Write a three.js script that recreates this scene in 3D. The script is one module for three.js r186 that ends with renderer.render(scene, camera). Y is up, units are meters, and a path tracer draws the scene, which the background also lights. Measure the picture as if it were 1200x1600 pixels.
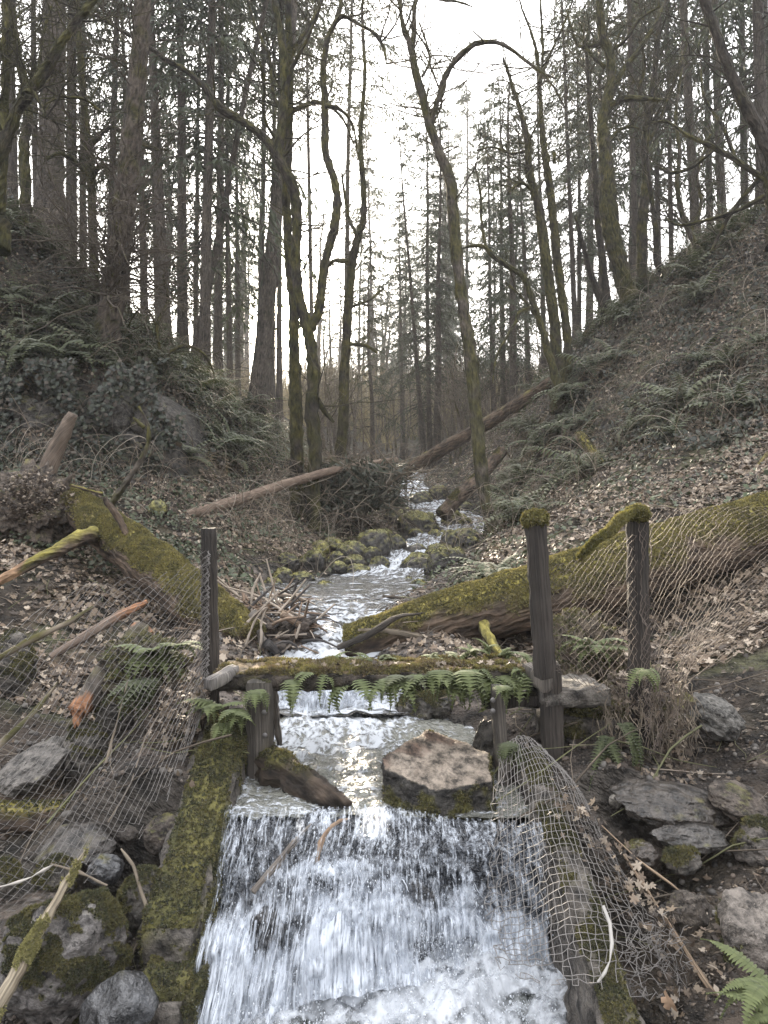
import * as THREE from 'three';
import { mergeGeometries } from 'three/addons/utils/BufferGeometryUtils.js';
import { createNoise3D } from 'simplex-noise';

// ---------------------------------------------------------------- camera, sky, sun, haze, exposure
const V3 = THREE.Vector3, F = 1066.67;
const scene = new THREE.Scene();
const camera = new THREE.PerspectiveCamera(73.74, 0.75, 0.05, 600);
camera.position.set(0, 0, 0);
camera.lookAt(0, 0, -1);
const SUN = new V3((447 - 600) / F, (800 - 498) / F, -1).normalize();
{
  const W = 512, H = 256, a = new Float32Array(W * H * 4), v = new V3();
  for (let r = 0; r < H; r++) for (let c = 0; c < W; c++) {
    const up = ((r + 0.5) / H - 0.5) * Math.PI, ro = ((c + 0.5) / W - 0.5) * 2 * Math.PI;
    v.set(Math.cos(ro) * Math.cos(up), Math.sin(up), Math.sin(ro) * Math.cos(up));
    const ang = Math.acos(Math.min(1, v.dot(SUN))) * 57.3, t = Math.max(0, v.y), i = (r * W + c) * 4;
    const g1 = Math.exp(-ang / 22) * 1.0, g2 = Math.exp(-ang / 6) * 2.6, g3 = Math.exp(-((ang / 1.7) ** 2)) * 30;
    const lo = v.y < 0 ? 0.35 : 1;
    a[i] = lo * (0.15 + 0.33 * t + g1) + g2 + g3;
    a[i + 1] = lo * (0.151 + 0.34 * t + g1 * 0.96) + g2 * 0.9 + g3 * 0.84;
    a[i + 2] = lo * (0.158 + 0.36 * t + g1 * 0.9) + g2 * 0.72 + g3 * 0.6;
    a[i + 3] = 1;
  }
  const t = new THREE.DataTexture(a, W, H, THREE.RGBAFormat, THREE.FloatType);
  t.mapping = THREE.EquirectangularReflectionMapping; t.magFilter = THREE.LinearFilter; t.needsUpdate = true;
  scene.background = t; scene.environment = t;
}
const sun = new THREE.DirectionalLight(new THREE.Color(1, 0.86, 0.66), 5);
sun.position.copy(SUN).multiplyScalar(120); sun.castShadow = true; sun.shadow.radius = 2;
sun.shadow.mapSize.set(4096, 4096);
Object.assign(sun.shadow.camera, { left: -40, right: 40, top: 40, bottom: -40, near: 1, far: 260 });
scene.add(sun, sun.target);
scene.fog = new THREE.FogExp2(new THREE.Color(0.86, 0.87, 0.9), 0.0014);
const renderer = new THREE.WebGLRenderer({ antialias: true });
renderer.toneMapping = THREE.LinearToneMapping;
renderer.toneMappingExposure = 6.8;
renderer.shadowMap.enabled = true;

// ---------------------------------------------------------------- helpers
function mulberry(s) { return () => { s = (s + 0x6d2b79f5) | 0; let t = Math.imul(s ^ (s >>> 15), 1 | s); t = (t + Math.imul(t ^ (t >>> 7), 61 | t)) ^ t; return ((t ^ (t >>> 14)) >>> 0) / 4294967296; }; }
let rnd = mulberry(7);
const rr = (a, b) => a + (b - a) * rnd(), pick = (l) => l[Math.floor(rnd() * l.length)];
const n3 = createNoise3D(mulberry(11));
const fbm = (x, y, z, o = 4) => { let s = 0, a = 0.5; for (let i = 0; i < o; i++) { s += a * n3(x, y, z); x *= 2.03; y *= 2.03; z *= 2.03; a *= 0.5; } return s; };
const cl = (x, a = 0, b = 1) => Math.min(b, Math.max(a, x)), lerp = (a, b, t) => a + (b - a) * t;
const ss = (a, b, x) => { const t = cl((x - a) / (b - a)); return t * t * (3 - 2 * t); };
const mix3 = (a, b, t) => [lerp(a[0], b[0], t), lerp(a[1], b[1], t), lerp(a[2], b[2], t)];
const mul3 = (a, k) => [a[0] * k, a[1] * k, a[2] * k];
const P = (px, py, d) => new V3((px - 600) / F * d, (800 - py) / F * d, -d);
const used = new Map();
function numbered(n) { const k = used.get(n) ?? 0; used.set(n, k + 1); return k ? n + '_' + String(k).padStart(3, '0') : n; }
function tag(o, label, category, group, kind) {
  if (label) o.userData.label = label;
  if (category) o.userData.category = category;
  if (group) o.userData.group = group;
  if (kind) o.userData.kind = kind;
  return o;
}
function thing(name, label, category, pos = new V3(), group) {
  const o = new THREE.Group(); o.name = numbered(name); o.position.copy(pos); scene.add(o);
  return tag(o, label, category, group);
}
function part(name, geo, mat, parent) {
  const m = new THREE.Mesh(geo, mat); m.castShadow = m.receiveShadow = true;
  m.name = parent === scene ? numbered(name) : name;
  if (parent !== scene) { let k = 0; const taken = new Set(parent.children.map((c) => c.name)); while (taken.has(m.name)) m.name = name + '_' + String(++k).padStart(3, '0'); }
  parent.add(m);
  return m;
}
function struct(name, geo, mat) { const m = part(name, geo, mat, scene); m.userData.kind = 'structure'; return m; }
function copyOf(o, label, group) { const c = o.clone(); c.name = numbered(o.name.replace(/_\d{3}$/, '')); scene.add(c); if (label) c.userData.label = label; if (group) c.userData.group = group; return c; }

// ---------------------------------------------------------------- textures
const PERM = (() => { const r = mulberry(5), p = [...Array(256).keys()]; for (let i = 255; i > 0; i--) { const j = Math.floor(r() * (i + 1)); [p[i], p[j]] = [p[j], p[i]]; } return p; })();
function pn(x, y, wx, wy, s = 0) {   // tileable gradient noise, about -1..1
  const xi = Math.floor(x), yi = Math.floor(y), xf = x - xi, yf = y - yi;
  const g = (ix, iy, dx, dy) => { const h = PERM[(PERM[(((ix % wx) + wx) % wx + s) & 255] + (((iy % wy) + wy) % wy)) & 255] / 256 * 6.2832; return Math.cos(h) * dx + Math.sin(h) * dy; };
  const u = xf * xf * xf * (xf * (xf * 6 - 15) + 10), v = yf * yf * yf * (yf * (yf * 6 - 15) + 10);
  return 1.5 * lerp(lerp(g(xi, yi, xf, yf), g(xi + 1, yi, xf - 1, yf), u), lerp(g(xi, yi + 1, xf, yf - 1), g(xi + 1, yi + 1, xf - 1, yf - 1), u), v);
}
function pf(u, v, fx, fy, o = 4, s = 0, gain = 0.5) { let r = 0, a = 0.5; for (let i = 0; i < o; i++) { r += a * pn(u * fx, v * fy, fx, fy, s + i * 17); fx *= 2; fy *= 2; a *= gain; } return r; }
const enc = (x) => 255 * (x <= 0.0031308 ? 12.92 * x : 1.055 * Math.pow(x, 1 / 2.4) - 0.055);
function tex(n, fn, srgb) {
  const a = new Uint8Array(n * n * 4);
  for (let y = 0; y < n; y++) for (let x = 0; x < n; x++) {
    const c = fn((x + 0.5) / n, (y + 0.5) / n), i = (y * n + x) * 4;
    for (let k = 0; k < 3; k++) { const q = cl(Array.isArray(c) ? c[k] : c); a[i + k] = srgb ? enc(q) : q * 255; }
    a[i + 3] = 255;
  }
  const t = new THREE.DataTexture(a, n, n); t.wrapS = t.wrapT = THREE.RepeatWrapping; t.magFilter = THREE.LinearFilter; t.needsUpdate = true;
  if (srgb) t.colorSpace = THREE.SRGBColorSpace;
  return t;
}
const rep = (t, x, y = x) => { const c = t.clone(); c.repeat.set(x, y); c.needsUpdate = true; return c; };
const grainH = (u, v) => 0.5 + 0.55 * pf(u, v, 8, 8, 6, 0, 0.68);
const T = {};
T.grain = tex(512, (u, v) => cl(0.62 + 1.0 * pf(u, v, 6, 6, 6, 3, 0.72), 0.12, 1), true);
T.grainB = tex(512, grainH);
T.barkH = tex(512, (u, v) => { const w = 0.06 * pf(u, v, 4, 3, 3, 9); const r = 1 - Math.abs(pn((u + w) * 14, v * 3, 14, 3, 21)) * 1.7; return cl(0.45 * r + 0.3 + 0.35 * pf(u, v, 24, 10, 4, 33)); });
T.bark = tex(512, (u, v) => { const w = 0.06 * pf(u, v, 4, 3, 3, 9); const r = 1 - Math.abs(pn((u + w) * 14, v * 3, 14, 3, 21)) * 1.7; return cl(0.35 + 0.32 * r + 0.55 * pf(u, v, 20, 10, 5, 33, 0.65), 0.08, 1); }, true);
T.wood = tex(512, (u, v) => { const w = 0.03 * pf(u, v, 3, 2, 3, 9); return cl(0.6 + 0.65 * pf(u + w, v, 48, 3, 5, 41, 0.6) + 0.2 * pf(u, v, 8, 8, 4, 2), 0.1, 1); }, true);
T.woodB = tex(512, (u, v) => { const w = 0.03 * pf(u, v, 3, 2, 3, 9); return cl(0.5 + 0.7 * pf(u + w, v, 48, 3, 5, 41, 0.6)); });
T.ripple = tex(512, (u, v) => { const w = 0.05 * pf(u, v, 5, 5, 3, 4); const a = 1 - Math.abs(pf(u + w, v + w, 9, 9, 4, 8)) * 2.2; return cl(0.25 + 0.6 * a); });
const std = (o) => new THREE.MeshStandardMaterial(o);
const K = (k) => new THREE.Color().setRGB(k, k, k);
const M = {
  grain: std({ vertexColors: true, color: K(1.6), map: rep(T.grain, 2), bumpMap: rep(T.grainB, 2.3), bumpScale: 0.02, roughness: 0.92 }),
  ground: std({ vertexColors: true, color: K(1.6), map: rep(T.grain, 0.8), bumpMap: rep(T.grainB, 0.9), bumpScale: 0.07, roughness: 0.95 }),
  bark: std({ vertexColors: true, color: K(1.7), map: rep(T.bark, 1.0), bumpMap: rep(T.barkH, 1.0), bumpScale: 0.04, roughness: 0.95 }),
  rock: std({ vertexColors: true, color: K(1.6), map: rep(T.grain, 2.6), bumpMap: rep(T.grainB, 2.6), bumpScale: 0.014, roughness: 0.8 }),
  wet: std({ vertexColors: true, color: K(1.6), map: rep(T.grain, 2.6), bumpMap: rep(T.grainB, 2.6), bumpScale: 0.014, roughness: 0.3 }),
  wood: std({ vertexColors: true, color: K(1.6), map: rep(T.wood, 2, 1), bumpMap: rep(T.woodB, 2, 1), bumpScale: 0.008, roughness: 0.85 }),
  twig: std({ vertexColors: true, color: K(1), roughness: 0.95 }),
  needle: new THREE.MeshPhysicalMaterial({ vertexColors: true, roughness: 0.8, transmission: 0.25, thickness: 0, side: THREE.DoubleSide }),
  frond: new THREE.MeshPhysicalMaterial({ vertexColors: true, roughness: 0.8, specularIntensity: 0.5, transmission: 0.35, thickness: 0, side: THREE.DoubleSide }),
  leaf: new THREE.MeshPhysicalMaterial({ color: K(1), roughness: 0.6, transmission: 0.2, thickness: 0, side: THREE.DoubleSide }),
  ivy: new THREE.MeshPhysicalMaterial({ color: K(1), roughness: 0.5, transmission: 0.15, thickness: 0, side: THREE.DoubleSide }),
  moss: new THREE.MeshPhysicalMaterial({ color: K(1), roughness: 0.9, transmission: 0.35, thickness: 0, side: THREE.DoubleSide }),
  wire: std({ color: new THREE.Color().setRGB(0.22, 0.205, 0.192), metalness: 0.2, roughness: 0.6 }),
  rust: std({ color: new THREE.Color().setRGB(0.15, 0.12, 0.1), metalness: 0.15, roughness: 0.7 }),
  bolt: std({ color: new THREE.Color().setRGB(0.2, 0.19, 0.185), metalness: 0.6, roughness: 0.5 }),
};

// ---------------------------------------------------------------- geometry builders
function geo(pos, uv, col, idx, nrm) {
  const g = new THREE.BufferGeometry();
  g.setAttribute('position', new THREE.Float32BufferAttribute(pos, 3));
  g.setAttribute('uv', new THREE.Float32BufferAttribute(uv, 2));
  g.setAttribute('color', new THREE.Float32BufferAttribute(col, 3));
  g.setIndex(idx);
  if (nrm) g.setAttribute('normal', new THREE.Float32BufferAttribute(nrm, 3)); else g.computeVertexNormals();
  return g;
}
// a tapered, lumpy tube through points; color(p, outwardDirection, t) gives [r, g, b, mossAmount]
function tube(pts, rad, { seg = 8, step = 0.12, lump = 0, lf = 3, fine = 0, color, flat = 1, cap = true, origin } = {}) {
  const curve = new THREE.CatmullRomCurve3(pts, false, 'centripetal');
  let len = 0; for (let i = 1; i < pts.length; i++) len += pts[i].distanceTo(pts[i - 1]);
  const n = Math.max(pts.length > 2 ? pts.length : 1, Math.ceil(len / step));
  const R = (t) => { if (!Array.isArray(rad)) return rad; const f = t * (rad.length - 1), i = Math.min(rad.length - 2, Math.floor(f)); return lerp(rad[i], rad[i + 1], f - i); };
  const pos = [], uv = [], col = [], idx = [], moss = [], c = new V3(), tan = new V3(), nx = new V3(), bx = new V3(), q = new V3(), prev = new V3(), dir = new V3();
  let along = 0;
  for (let i = 0; i <= n; i++) {
    const t = i / n; curve.getPoint(t, c); curve.getTangent(t, tan);
    if (i === 0) { nx.set(0, 1, 0); if (Math.abs(tan.y) > 0.9) nx.set(1, 0, 0); } else along += c.distanceTo(prev);
    nx.addScaledVector(tan, -nx.dot(tan)).normalize(); bx.crossVectors(tan, nx); prev.copy(c);
    const r = R(t);
    for (let j = 0; j <= seg; j++) {
      const a = (j % seg) / seg * 6.28318;
      dir.copy(nx).multiplyScalar(Math.cos(a)).addScaledVector(bx, Math.sin(a) * flat);
      q.copy(c).addScaledVector(dir, r);
      const k = lump ? lump * fbm(q.x * lf, q.y * lf, q.z * lf, 3) * 1.6 : 0, k2 = fine ? fine * n3(q.x * 27, q.y * 27, q.z * 27) : 0;
      q.addScaledVector(dir, r * k + k2);
      const cc = color(q, dir, t);
      if (origin) q.sub(origin);
      pos.push(q.x, q.y, q.z); uv.push((j / seg) * Math.max(0.1, r * 6.28), along); col.push(cc[0], cc[1], cc[2]); moss.push(cc[3] ?? 0);
      if (i < n && j < seg) { const o = i * (seg + 1) + j; idx.push(o, o + 1, o + seg + 1, o + 1, o + seg + 2, o + seg + 1); }
    }
  }
  if (cap) for (const e of [0, n]) {
    curve.getPoint(e / n, c); const cc = color(c, tan, e / n), o = pos.length / 3, b = e * (seg + 1);
    if (origin) c.sub(origin);
    pos.push(c.x, c.y, c.z); uv.push(0, along); col.push(cc[0], cc[1], cc[2]); moss.push(0);
    for (let j = 0; j < seg; j++) e ? idx.push(b + j, b + j + 1, o) : idx.push(b + j + 1, b + j, o);
  }
  const g = geo(pos, uv, col, idx), N = g.attributes.normal;
  for (let i = 0; i <= n; i++) { const a = i * (seg + 1), b = a + seg, x = N.getX(a) + N.getX(b), y = N.getY(a) + N.getY(b), z = N.getZ(a) + N.getZ(b), l = Math.hypot(x, y, z) || 1; N.setXYZ(a, x / l, y / l, z / l); N.setXYZ(b, x / l, y / l, z / l); }
  g.userData.moss = moss;
  return g;
}
// a surface through a grid of control points (rows of V3), nu by nv quads; off(u, v) moves along y; color(p, u, v)
const cr = (a, b, c, d, t) => 0.5 * (2 * b + (c - a) * t + (2 * a - 5 * b + 4 * c - d) * t * t + (3 * b - a - 3 * c + d) * t * t * t);
function patchAt(grid, u, v, out = new V3()) {
  const R = grid.length, C = grid[0].length, fv = cl(v) * (R - 1), fu = cl(u) * (C - 1), iv = Math.min(R - 2, Math.floor(fv)), iu = Math.min(C - 2, Math.floor(fu)), tv = fv - iv, tu = fu - iu;
  for (const k of ['x', 'y', 'z']) {
    const row = [];
    for (let r = -1; r < 3; r++) { const g = grid[cl(iv + r, 0, R - 1)]; row.push(cr(g[cl(iu - 1, 0, C - 1)][k], g[iu][k], g[iu + 1][k], g[cl(iu + 2, 0, C - 1)][k], tu)); }
    out[k] = cr(row[0], row[1], row[2], row[3], tv);
  }
  return out;
}
function patch(grid, nu, nv, { move, color, uvs = [1, 1] }) {
  const pos = [], uv = [], col = [], idx = [], p = new V3();
  for (let j = 0; j <= nv; j++) for (let i = 0; i <= nu; i++) {
    const u = i / nu, v = j / nv; patchAt(grid, u, v, p); if (move) move(p, u, v);
    const c = color(p, u, v); pos.push(p.x, p.y, p.z); uv.push(u * uvs[0], v * uvs[1]); col.push(c[0], c[1], c[2]);
    if (i < nu && j < nv) { const o = j * (nu + 1) + i; idx.push(o, o + nu + 1, o + 1, o + 1, o + nu + 1, o + nu + 2); }
  }
  return geo(pos, uv, col, idx);
}
// a boulder: a ball cut by random planes, then roughened. size = half extents. color(p, n)
function boulder(size, seed, { det = 12, cut = 9, lump = 0.1, rough = 0.03, color, planes = [] } = {}) {
  const r = mulberry(seed), pl = [...planes];
  for (let i = 0; i < cut; i++) { const v = new V3(r() - 0.5, r() - 0.5, r() - 0.5).normalize(); pl.push([v, 0.68 + 0.26 * r()]); }
  const g0 = new THREE.IcosahedronGeometry(1, det), p0 = g0.attributes.position, map = new Map(), pos = [], idx = [], v = new V3(), q = new V3();
  for (let i = 0; i < p0.count; i++) {
    v.fromBufferAttribute(p0, i).normalize(); const key = v.toArray().map((x) => Math.round(x * 4000)).join();
    if (!map.has(key)) {
      let m = 1;
      for (const [n, o] of pl) { const dd = v.dot(n); if (dd > 0.05) { const lim = o / dd; m = m < lim ? m - 0.15 * Math.max(0, 0.06 - (lim - m)) : lim - 0.15 * Math.max(0, 0.06 - (m - lim)); } }
      m *= 1 + lump * fbm(v.x * 1.7 + seed, v.y * 1.7, v.z * 1.7, 3) * 1.6 + rough * fbm(v.x * 7 + seed, v.y * 7, v.z * 7, 4);
      map.set(key, pos.length / 3); pos.push(v.x * m * size[0], v.y * m * size[1], v.z * m * size[2]);
    }
    idx.push(map.get(key));
  }
  const g = geo(pos, new Array(pos.length / 3 * 2).fill(0), new Array(pos.length).fill(0.2), idx), N = g.attributes.normal, C = g.attributes.color, U = g.attributes.uv, moss = [];
  for (let i = 0; i < pos.length / 3; i++) {
    v.fromBufferAttribute(g.attributes.position, i); q.fromBufferAttribute(N, i);
    const c = color(v, q, seed); C.setXYZ(i, c[0], c[1], c[2]); moss.push(c[3] ?? 0);
    U.setXY(i, v.x + v.z * 0.71 + seed, v.y + v.z * 0.64);
  }
  const f = g.toNonIndexed(), fp = f.attributes.position, fu = f.attributes.uv, ni = [];
  for (let i = 0; i < fp.count; i += 3) {
    const e = [0, 1, 2].map((k) => new V3().fromBufferAttribute(fp, i + k)), nn = e[1].clone().sub(e[0]).cross(e[2].clone().sub(e[0])), ax = Math.abs(nn.x) * 1.1 > Math.max(Math.abs(nn.y), Math.abs(nn.z)) ? 0 : Math.abs(nn.y) > Math.abs(nn.z) ? 1 : 2;
    e.forEach((q, k) => { fu.setXY(i + k, (ax === 0 ? q.z : q.x) + seed * 0.37, (ax === 1 ? q.z : q.y) + ax * 0.31); ni.push(i + k); });
  }
  f.setIndex(ni); f.userData.moss = idx.map((k) => moss[k]);
  return f;
}
// a box with rounded, worn edges: half extents, subdivisions by step
function block(w, h, d, { step = 0.04, worn = 0.006, color, seed = 0, taper } = {}) {
  const g = new THREE.BoxGeometry(w, h, d, Math.ceil(w / step), Math.ceil(h / step), Math.ceil(d / step)), p = g.attributes.position, C = [], moss = [], N = g.attributes.normal, uv = g.attributes.uv, v = new V3(), n = new V3();
  for (let i = 0; i < p.count; i++) {
    v.fromBufferAttribute(p, i); n.fromBufferAttribute(N, i);
    const ex = w / 2 - Math.abs(v.x), ey = h / 2 - Math.abs(v.y), ez = d / 2 - Math.abs(v.z), near = [ex, ey, ez].sort((a, b) => a - b);
    const edge = Math.max(0, 1 - near[1] / (step * 0.9));
    const k = worn * (fbm(v.x * 9 + seed, v.y * 9, v.z * 9, 3) * 1.5 - edge * 1.3);
    const len = v.length() || 1, o = new V3(v.x / w, v.y / h, v.z / d).normalize();
    const c = color(v, n, seed); C.push(c[0], c[1], c[2]); moss.push(c[3] ?? 0);
    uv.setXY(i, Math.abs(n.x) > 0.5 ? v.z : v.x, Math.abs(n.y) > 0.5 ? v.z : v.y);
    v.addScaledVector(o, k);
    if (taper) taper(v);
    p.setXYZ(i, v.x, v.y, v.z);
  }
  g.setAttribute('color', new THREE.Float32BufferAttribute(C, 3));
  g.computeVertexNormals(); g.userData.moss = moss;
  return g;
}
const merge = (l) => { const m = l.flatMap((g) => g.userData.moss ?? new Array(g.attributes.position.count).fill(0)); const g = mergeGeometries(l.map((x) => { x.userData = {}; return x; })); g.userData.moss = m; return g; };
// small tufts all over the mossy part of a mesh
const tuft = (() => {
  const pos = [], idx = []; const r = mulberry(3);
  for (let i = 0; i < 7; i++) { const a = i / 7 * 6.28 + r(), b = a + 1.4, t = 0.35 + 0.4 * r(), o = pos.length / 3; pos.push(Math.cos(b) * 0.3, 0, Math.sin(b) * 0.3, -Math.cos(b) * 0.3, 0, -Math.sin(b) * 0.3, Math.cos(a) * t, 0.6 + 0.5 * r(), Math.sin(a) * t); idx.push(o, o + 1, o + 2); }
  const g = new THREE.BufferGeometry(); g.setAttribute('position', new THREE.Float32BufferAttribute(pos, 3)); g.setIndex(idx); g.computeVertexNormals(); return g;
})();
const MOSSC = [[0.1, 0.095, 0.026], [0.07, 0.072, 0.022], [0.15, 0.132, 0.035], [0.045, 0.05, 0.018], [0.1, 0.08, 0.034]];
function scatter(name, parent, base, mat, list, cols) {   // list of Matrix4 with .tint
  const m = new THREE.InstancedMesh(base, mat, list.length), c = new THREE.Color();
  list.forEach((x, i) => { m.setMatrixAt(i, x); const k = x.tint ?? mul3(pick(cols), rr(0.7, 1.3)); m.setColorAt(i, c.setRGB(k[0], k[1], k[2])); });
  m.name = parent === scene ? numbered(name) : name; m.userData.kind = 'stuff'; m.castShadow = m.receiveShadow = true; parent.add(m);
  return m;
}
const UPV = new V3(0, 1, 0);
function standing(p, n, spin, s, tilt = 0) {
  const q = new THREE.Quaternion().setFromUnitVectors(UPV, n), q2 = new THREE.Quaternion().setFromAxisAngle(UPV, spin);
  q.multiply(q2); if (tilt) q.multiply(new THREE.Quaternion().setFromEuler(new THREE.Euler(rr(-tilt, tilt), 0, rr(-tilt, tilt))));
  return new THREE.Matrix4().compose(p, q, typeof s === 'number' ? new V3(s, s, s) : s);
}
function surfacePoints(g, count, want) {   // random points of a geometry where want(moss, p, n) holds
  const p = g.attributes.position, ix = g.index.array, moss = g.userData.moss, acc = [], out = []; let sum = 0; const a = new V3(), b = new V3(), c = new V3();
  for (let i = 0; i < ix.length; i += 3) {
    a.fromBufferAttribute(p, ix[i]); b.fromBufferAttribute(p, ix[i + 1]).sub(a); c.fromBufferAttribute(p, ix[i + 2]).sub(a);
    const w = moss ? (moss[ix[i]] + moss[ix[i + 1]] + moss[ix[i + 2]]) / 3 : 1; sum += b.cross(c).length() * (w > 0.15 ? w : 0); acc.push(sum);
  }
  if (!sum) return out;
  for (let k = 0; k < count; k++) {
    const x = rnd() * sum; let lo = 0, hi = acc.length - 1; while (lo < hi) { const m = (lo + hi) >> 1; if (acc[m] < x) lo = m + 1; else hi = m; }
    let u = rnd(), v = rnd(); if (u + v > 1) { u = 1 - u; v = 1 - v; }
    a.fromBufferAttribute(p, ix[lo * 3]); b.fromBufferAttribute(p, ix[lo * 3 + 1]).sub(a); c.fromBufferAttribute(p, ix[lo * 3 + 2]).sub(a);
    const n = b.clone().cross(c).normalize(), q = a.clone().addScaledVector(b, u).addScaledVector(c, v);
    out.push([q, n]);
  }
  return out;
}
function fuzz(parent, g, count, size, cols = MOSSC) {
  const l = surfacePoints(g, count).map(([p, n]) => { const m = standing(p, n, rnd() * 6.28, new V3(size * rr(0.6, 1.5), size * rr(0.5, 1.5), size * rr(0.6, 1.5)), 0.5); const k = 0.5 + 0.5 * n3(p.x * 6, p.y * 6, p.z * 6); m.tint = mul3(mix3(pick(cols), cols[k > 0.5 ? 2 % cols.length : 3 % cols.length], 0.4), rr(0.75, 1.25)); return m; });
  return l.length ? scatter('moss', parent, tuft, M.moss, l, cols) : null;
}
// colours that things have of themselves
const C = {
  moss(p, k = 1) { const a = 0.5 + 0.7 * fbm(p.x * 3, p.y * 3, p.z * 3, 3); return mul3(mix3([0.038, 0.04, 0.016], [0.125, 0.112, 0.032], cl(a)), k); },
  barkDark(p) { const a = cl(0.5 + 0.8 * fbm(p.x * 4, p.y * 1.3, p.z * 4, 3)); return mix3([0.02, 0.017, 0.014], [0.066, 0.054, 0.043], a); },
  barkGrey(p) { const a = cl(0.5 + 0.8 * fbm(p.x * 4, p.y * 1.5, p.z * 4, 3)); return mix3([0.042, 0.035, 0.029], [0.135, 0.113, 0.092], a); },
  rock(p, wet) { const a = cl(0.5 + 0.8 * fbm(p.x * 2.3, p.y * 3, p.z * 2.3, 4)); return mul3(mix3([0.045, 0.042, 0.038], [0.14, 0.125, 0.108], a), wet ? 0.5 : 1); },
  dead(p) { const a = cl(0.5 + 0.8 * fbm(p.x * 5, p.y * 5, p.z * 5, 3)); return mix3([0.1, 0.08, 0.06], [0.27, 0.225, 0.17], a); },
};
// bark with moss: amount 0..1, favouring the upper side
const mossy = (base, amount, up = 0.5, freq = 2.2) => (p, n) => {
  const m = ss(0.35, 0.65, amount + up * (n ? n.y : 0) * 0.5 + 0.55 * fbm(p.x * freq, p.y * freq, p.z * freq, 4));
  const c = mix3(base(p), C.moss(p, 0.72), m); return [c[0], c[1], c[2], m];
};
// ---------------------------------------------------------------- the lie of the land
// cross sections of the valley: at each distance a list of places (as seen from the bridge) on the ground
const CUTS = [
  [-12, null, [[-12, 1.5], [-3, -1.2], [-0.9, -1.9], [0.8, -1.9], [3, -1.0], [12, 2]]],
  [1.4, null, [[-12, 1.2], [-6, -0.9], [-2, -1.6], [-0.9, -1.95], [0.75, -1.9], [0.95, -1.65], [2, -1.25], [6, 0.2], [14, 4]]],
  [2.5, null, [[-14, 2], [-6, -0.6], [-2, -1.62], [-1.2, -1.76], [-0.85, -1.9], [0.7, -1.85], [0.95, -1.62], [1.41, -1.42], [3, -0.7], [8, 2], [16, 5]]],
  [3.0, [[-500, 1150], [0, 1400], [250, 1430], [310, 1400], [860, 1400], [940, 1380], [1000, 1350], [1200, 1255], [1800, 900]]],
  [3.6, [[-600, 1000], [-100, 1200], [0, 1236], [160, 1240], [270, 1200], [320, 1170], [400, 1250], [800, 1250], [870, 1215], [1000, 1190], [1200, 1145], [1900, 800]]],
  [4.5, [[-600, 850], [0, 1080], [150, 1120], [250, 1140], [330, 1120], [400, 1130], [700, 1105], [860, 1085], [1000, 1070], [1200, 1000], [1900, 680]]],
  [5.5, [[-500, 800], [0, 935], [150, 985], [270, 1010], [400, 1000], [520, 1010], [600, 985], [760, 985], [900, 985], [1050, 960], [1200, 905], [1900, 600]]],
  [7, [[-500, 720], [0, 832], [120, 850], [250, 888], [400, 920], [480, 940], [620, 938], [720, 918], [850, 858], [1000, 808], [1200, 742], [1900, 500]]],
  [8.4, [[-500, 640], [0, 770], [120, 790], [250, 838], [400, 905], [470, 918], [640, 912], [710, 890], [790, 852], [900, 800], [1050, 738], [1200, 682], [1900, 420]]],
  [9.8, [[-500, 560], [0, 712], [130, 722], [260, 762], [400, 838], [470, 876], [560, 895], [690, 875], [780, 838], [900, 772], [1000, 712], [1200, 610], [1900, 300]]],
  [10.6, [[-500, 380], [0, 560], [110, 572], [180, 600], [280, 735], [400, 820], [480, 862], [560, 878], [690, 862], [775, 836], [900, 760], [1000, 690], [1200, 570], [1900, 260]]],
  [12, [[-500, 100], [0, 350], [90, 440], [160, 525], [280, 620], [350, 738], [450, 810], [540, 850], [700, 850], [770, 830], [870, 762], [1000, 640], [1200, 472], [1800, 60]]],
  [15, [[-600, 0], [0, 300], [130, 440], [200, 505], [290, 590], [380, 690], [480, 788], [600, 815], [690, 816], [760, 800], [820, 725], [880, 612], [985, 490], [1200, 340], [1800, 0]]],
  [20, [[-600, 100], [0, 380], [200, 520], [300, 585], [400, 652], [500, 745], [610, 770], [690, 764], [740, 730], [800, 665], [870, 575], [1000, 450], [1200, 315], [1800, 0]]],
  [28, [[-800, 120], [200, 540], [400, 640], [500, 700], [590, 730], [660, 735], [760, 695], [850, 590], [1000, 450], [1200, 320], [2000, 0]]],
  [40, [[-800, 200], [200, 560], [400, 640], [500, 690], [600, 712], [700, 700], [850, 610], [1000, 490], [1200, 380], [2000, 60]]],
  [70, [[-800, 300], [200, 570], [400, 640], [600, 690], [700, 686], [850, 620], [1000, 530], [1200, 450], [2000, 200]]],
  [150, [[-800, 420], [200, 590], [400, 640], [600, 672], [700, 668], [850, 620], [1000, 570], [1200, 520], [2000, 350]]],
  [300, [[-800, 600], [200, 640], [600, 690], [1000, 620], [2000, 560]]],
].map(([d, px, m]) => { const l = m ?? px.map(([a, b]) => [(a - 600) / F * d, (800 - b) / F * d]); return { d, x: l.map((q) => q[0]), y: l.map((q) => q[1]) }; });
function along(xs, ys, x) {
  const n = xs.length;
  if (x <= xs[0]) return ys[0] + 0.25 * (xs[0] - x) * 0.3;
  if (x >= xs[n - 1]) return ys[n - 1] + 0.25 * (x - xs[n - 1]) * 0.3;
  let i = 0; while (x > xs[i + 1]) i++;
  return lerp(ys[i], ys[i + 1], (x - xs[i]) / (xs[i + 1] - xs[i]));
}
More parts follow.
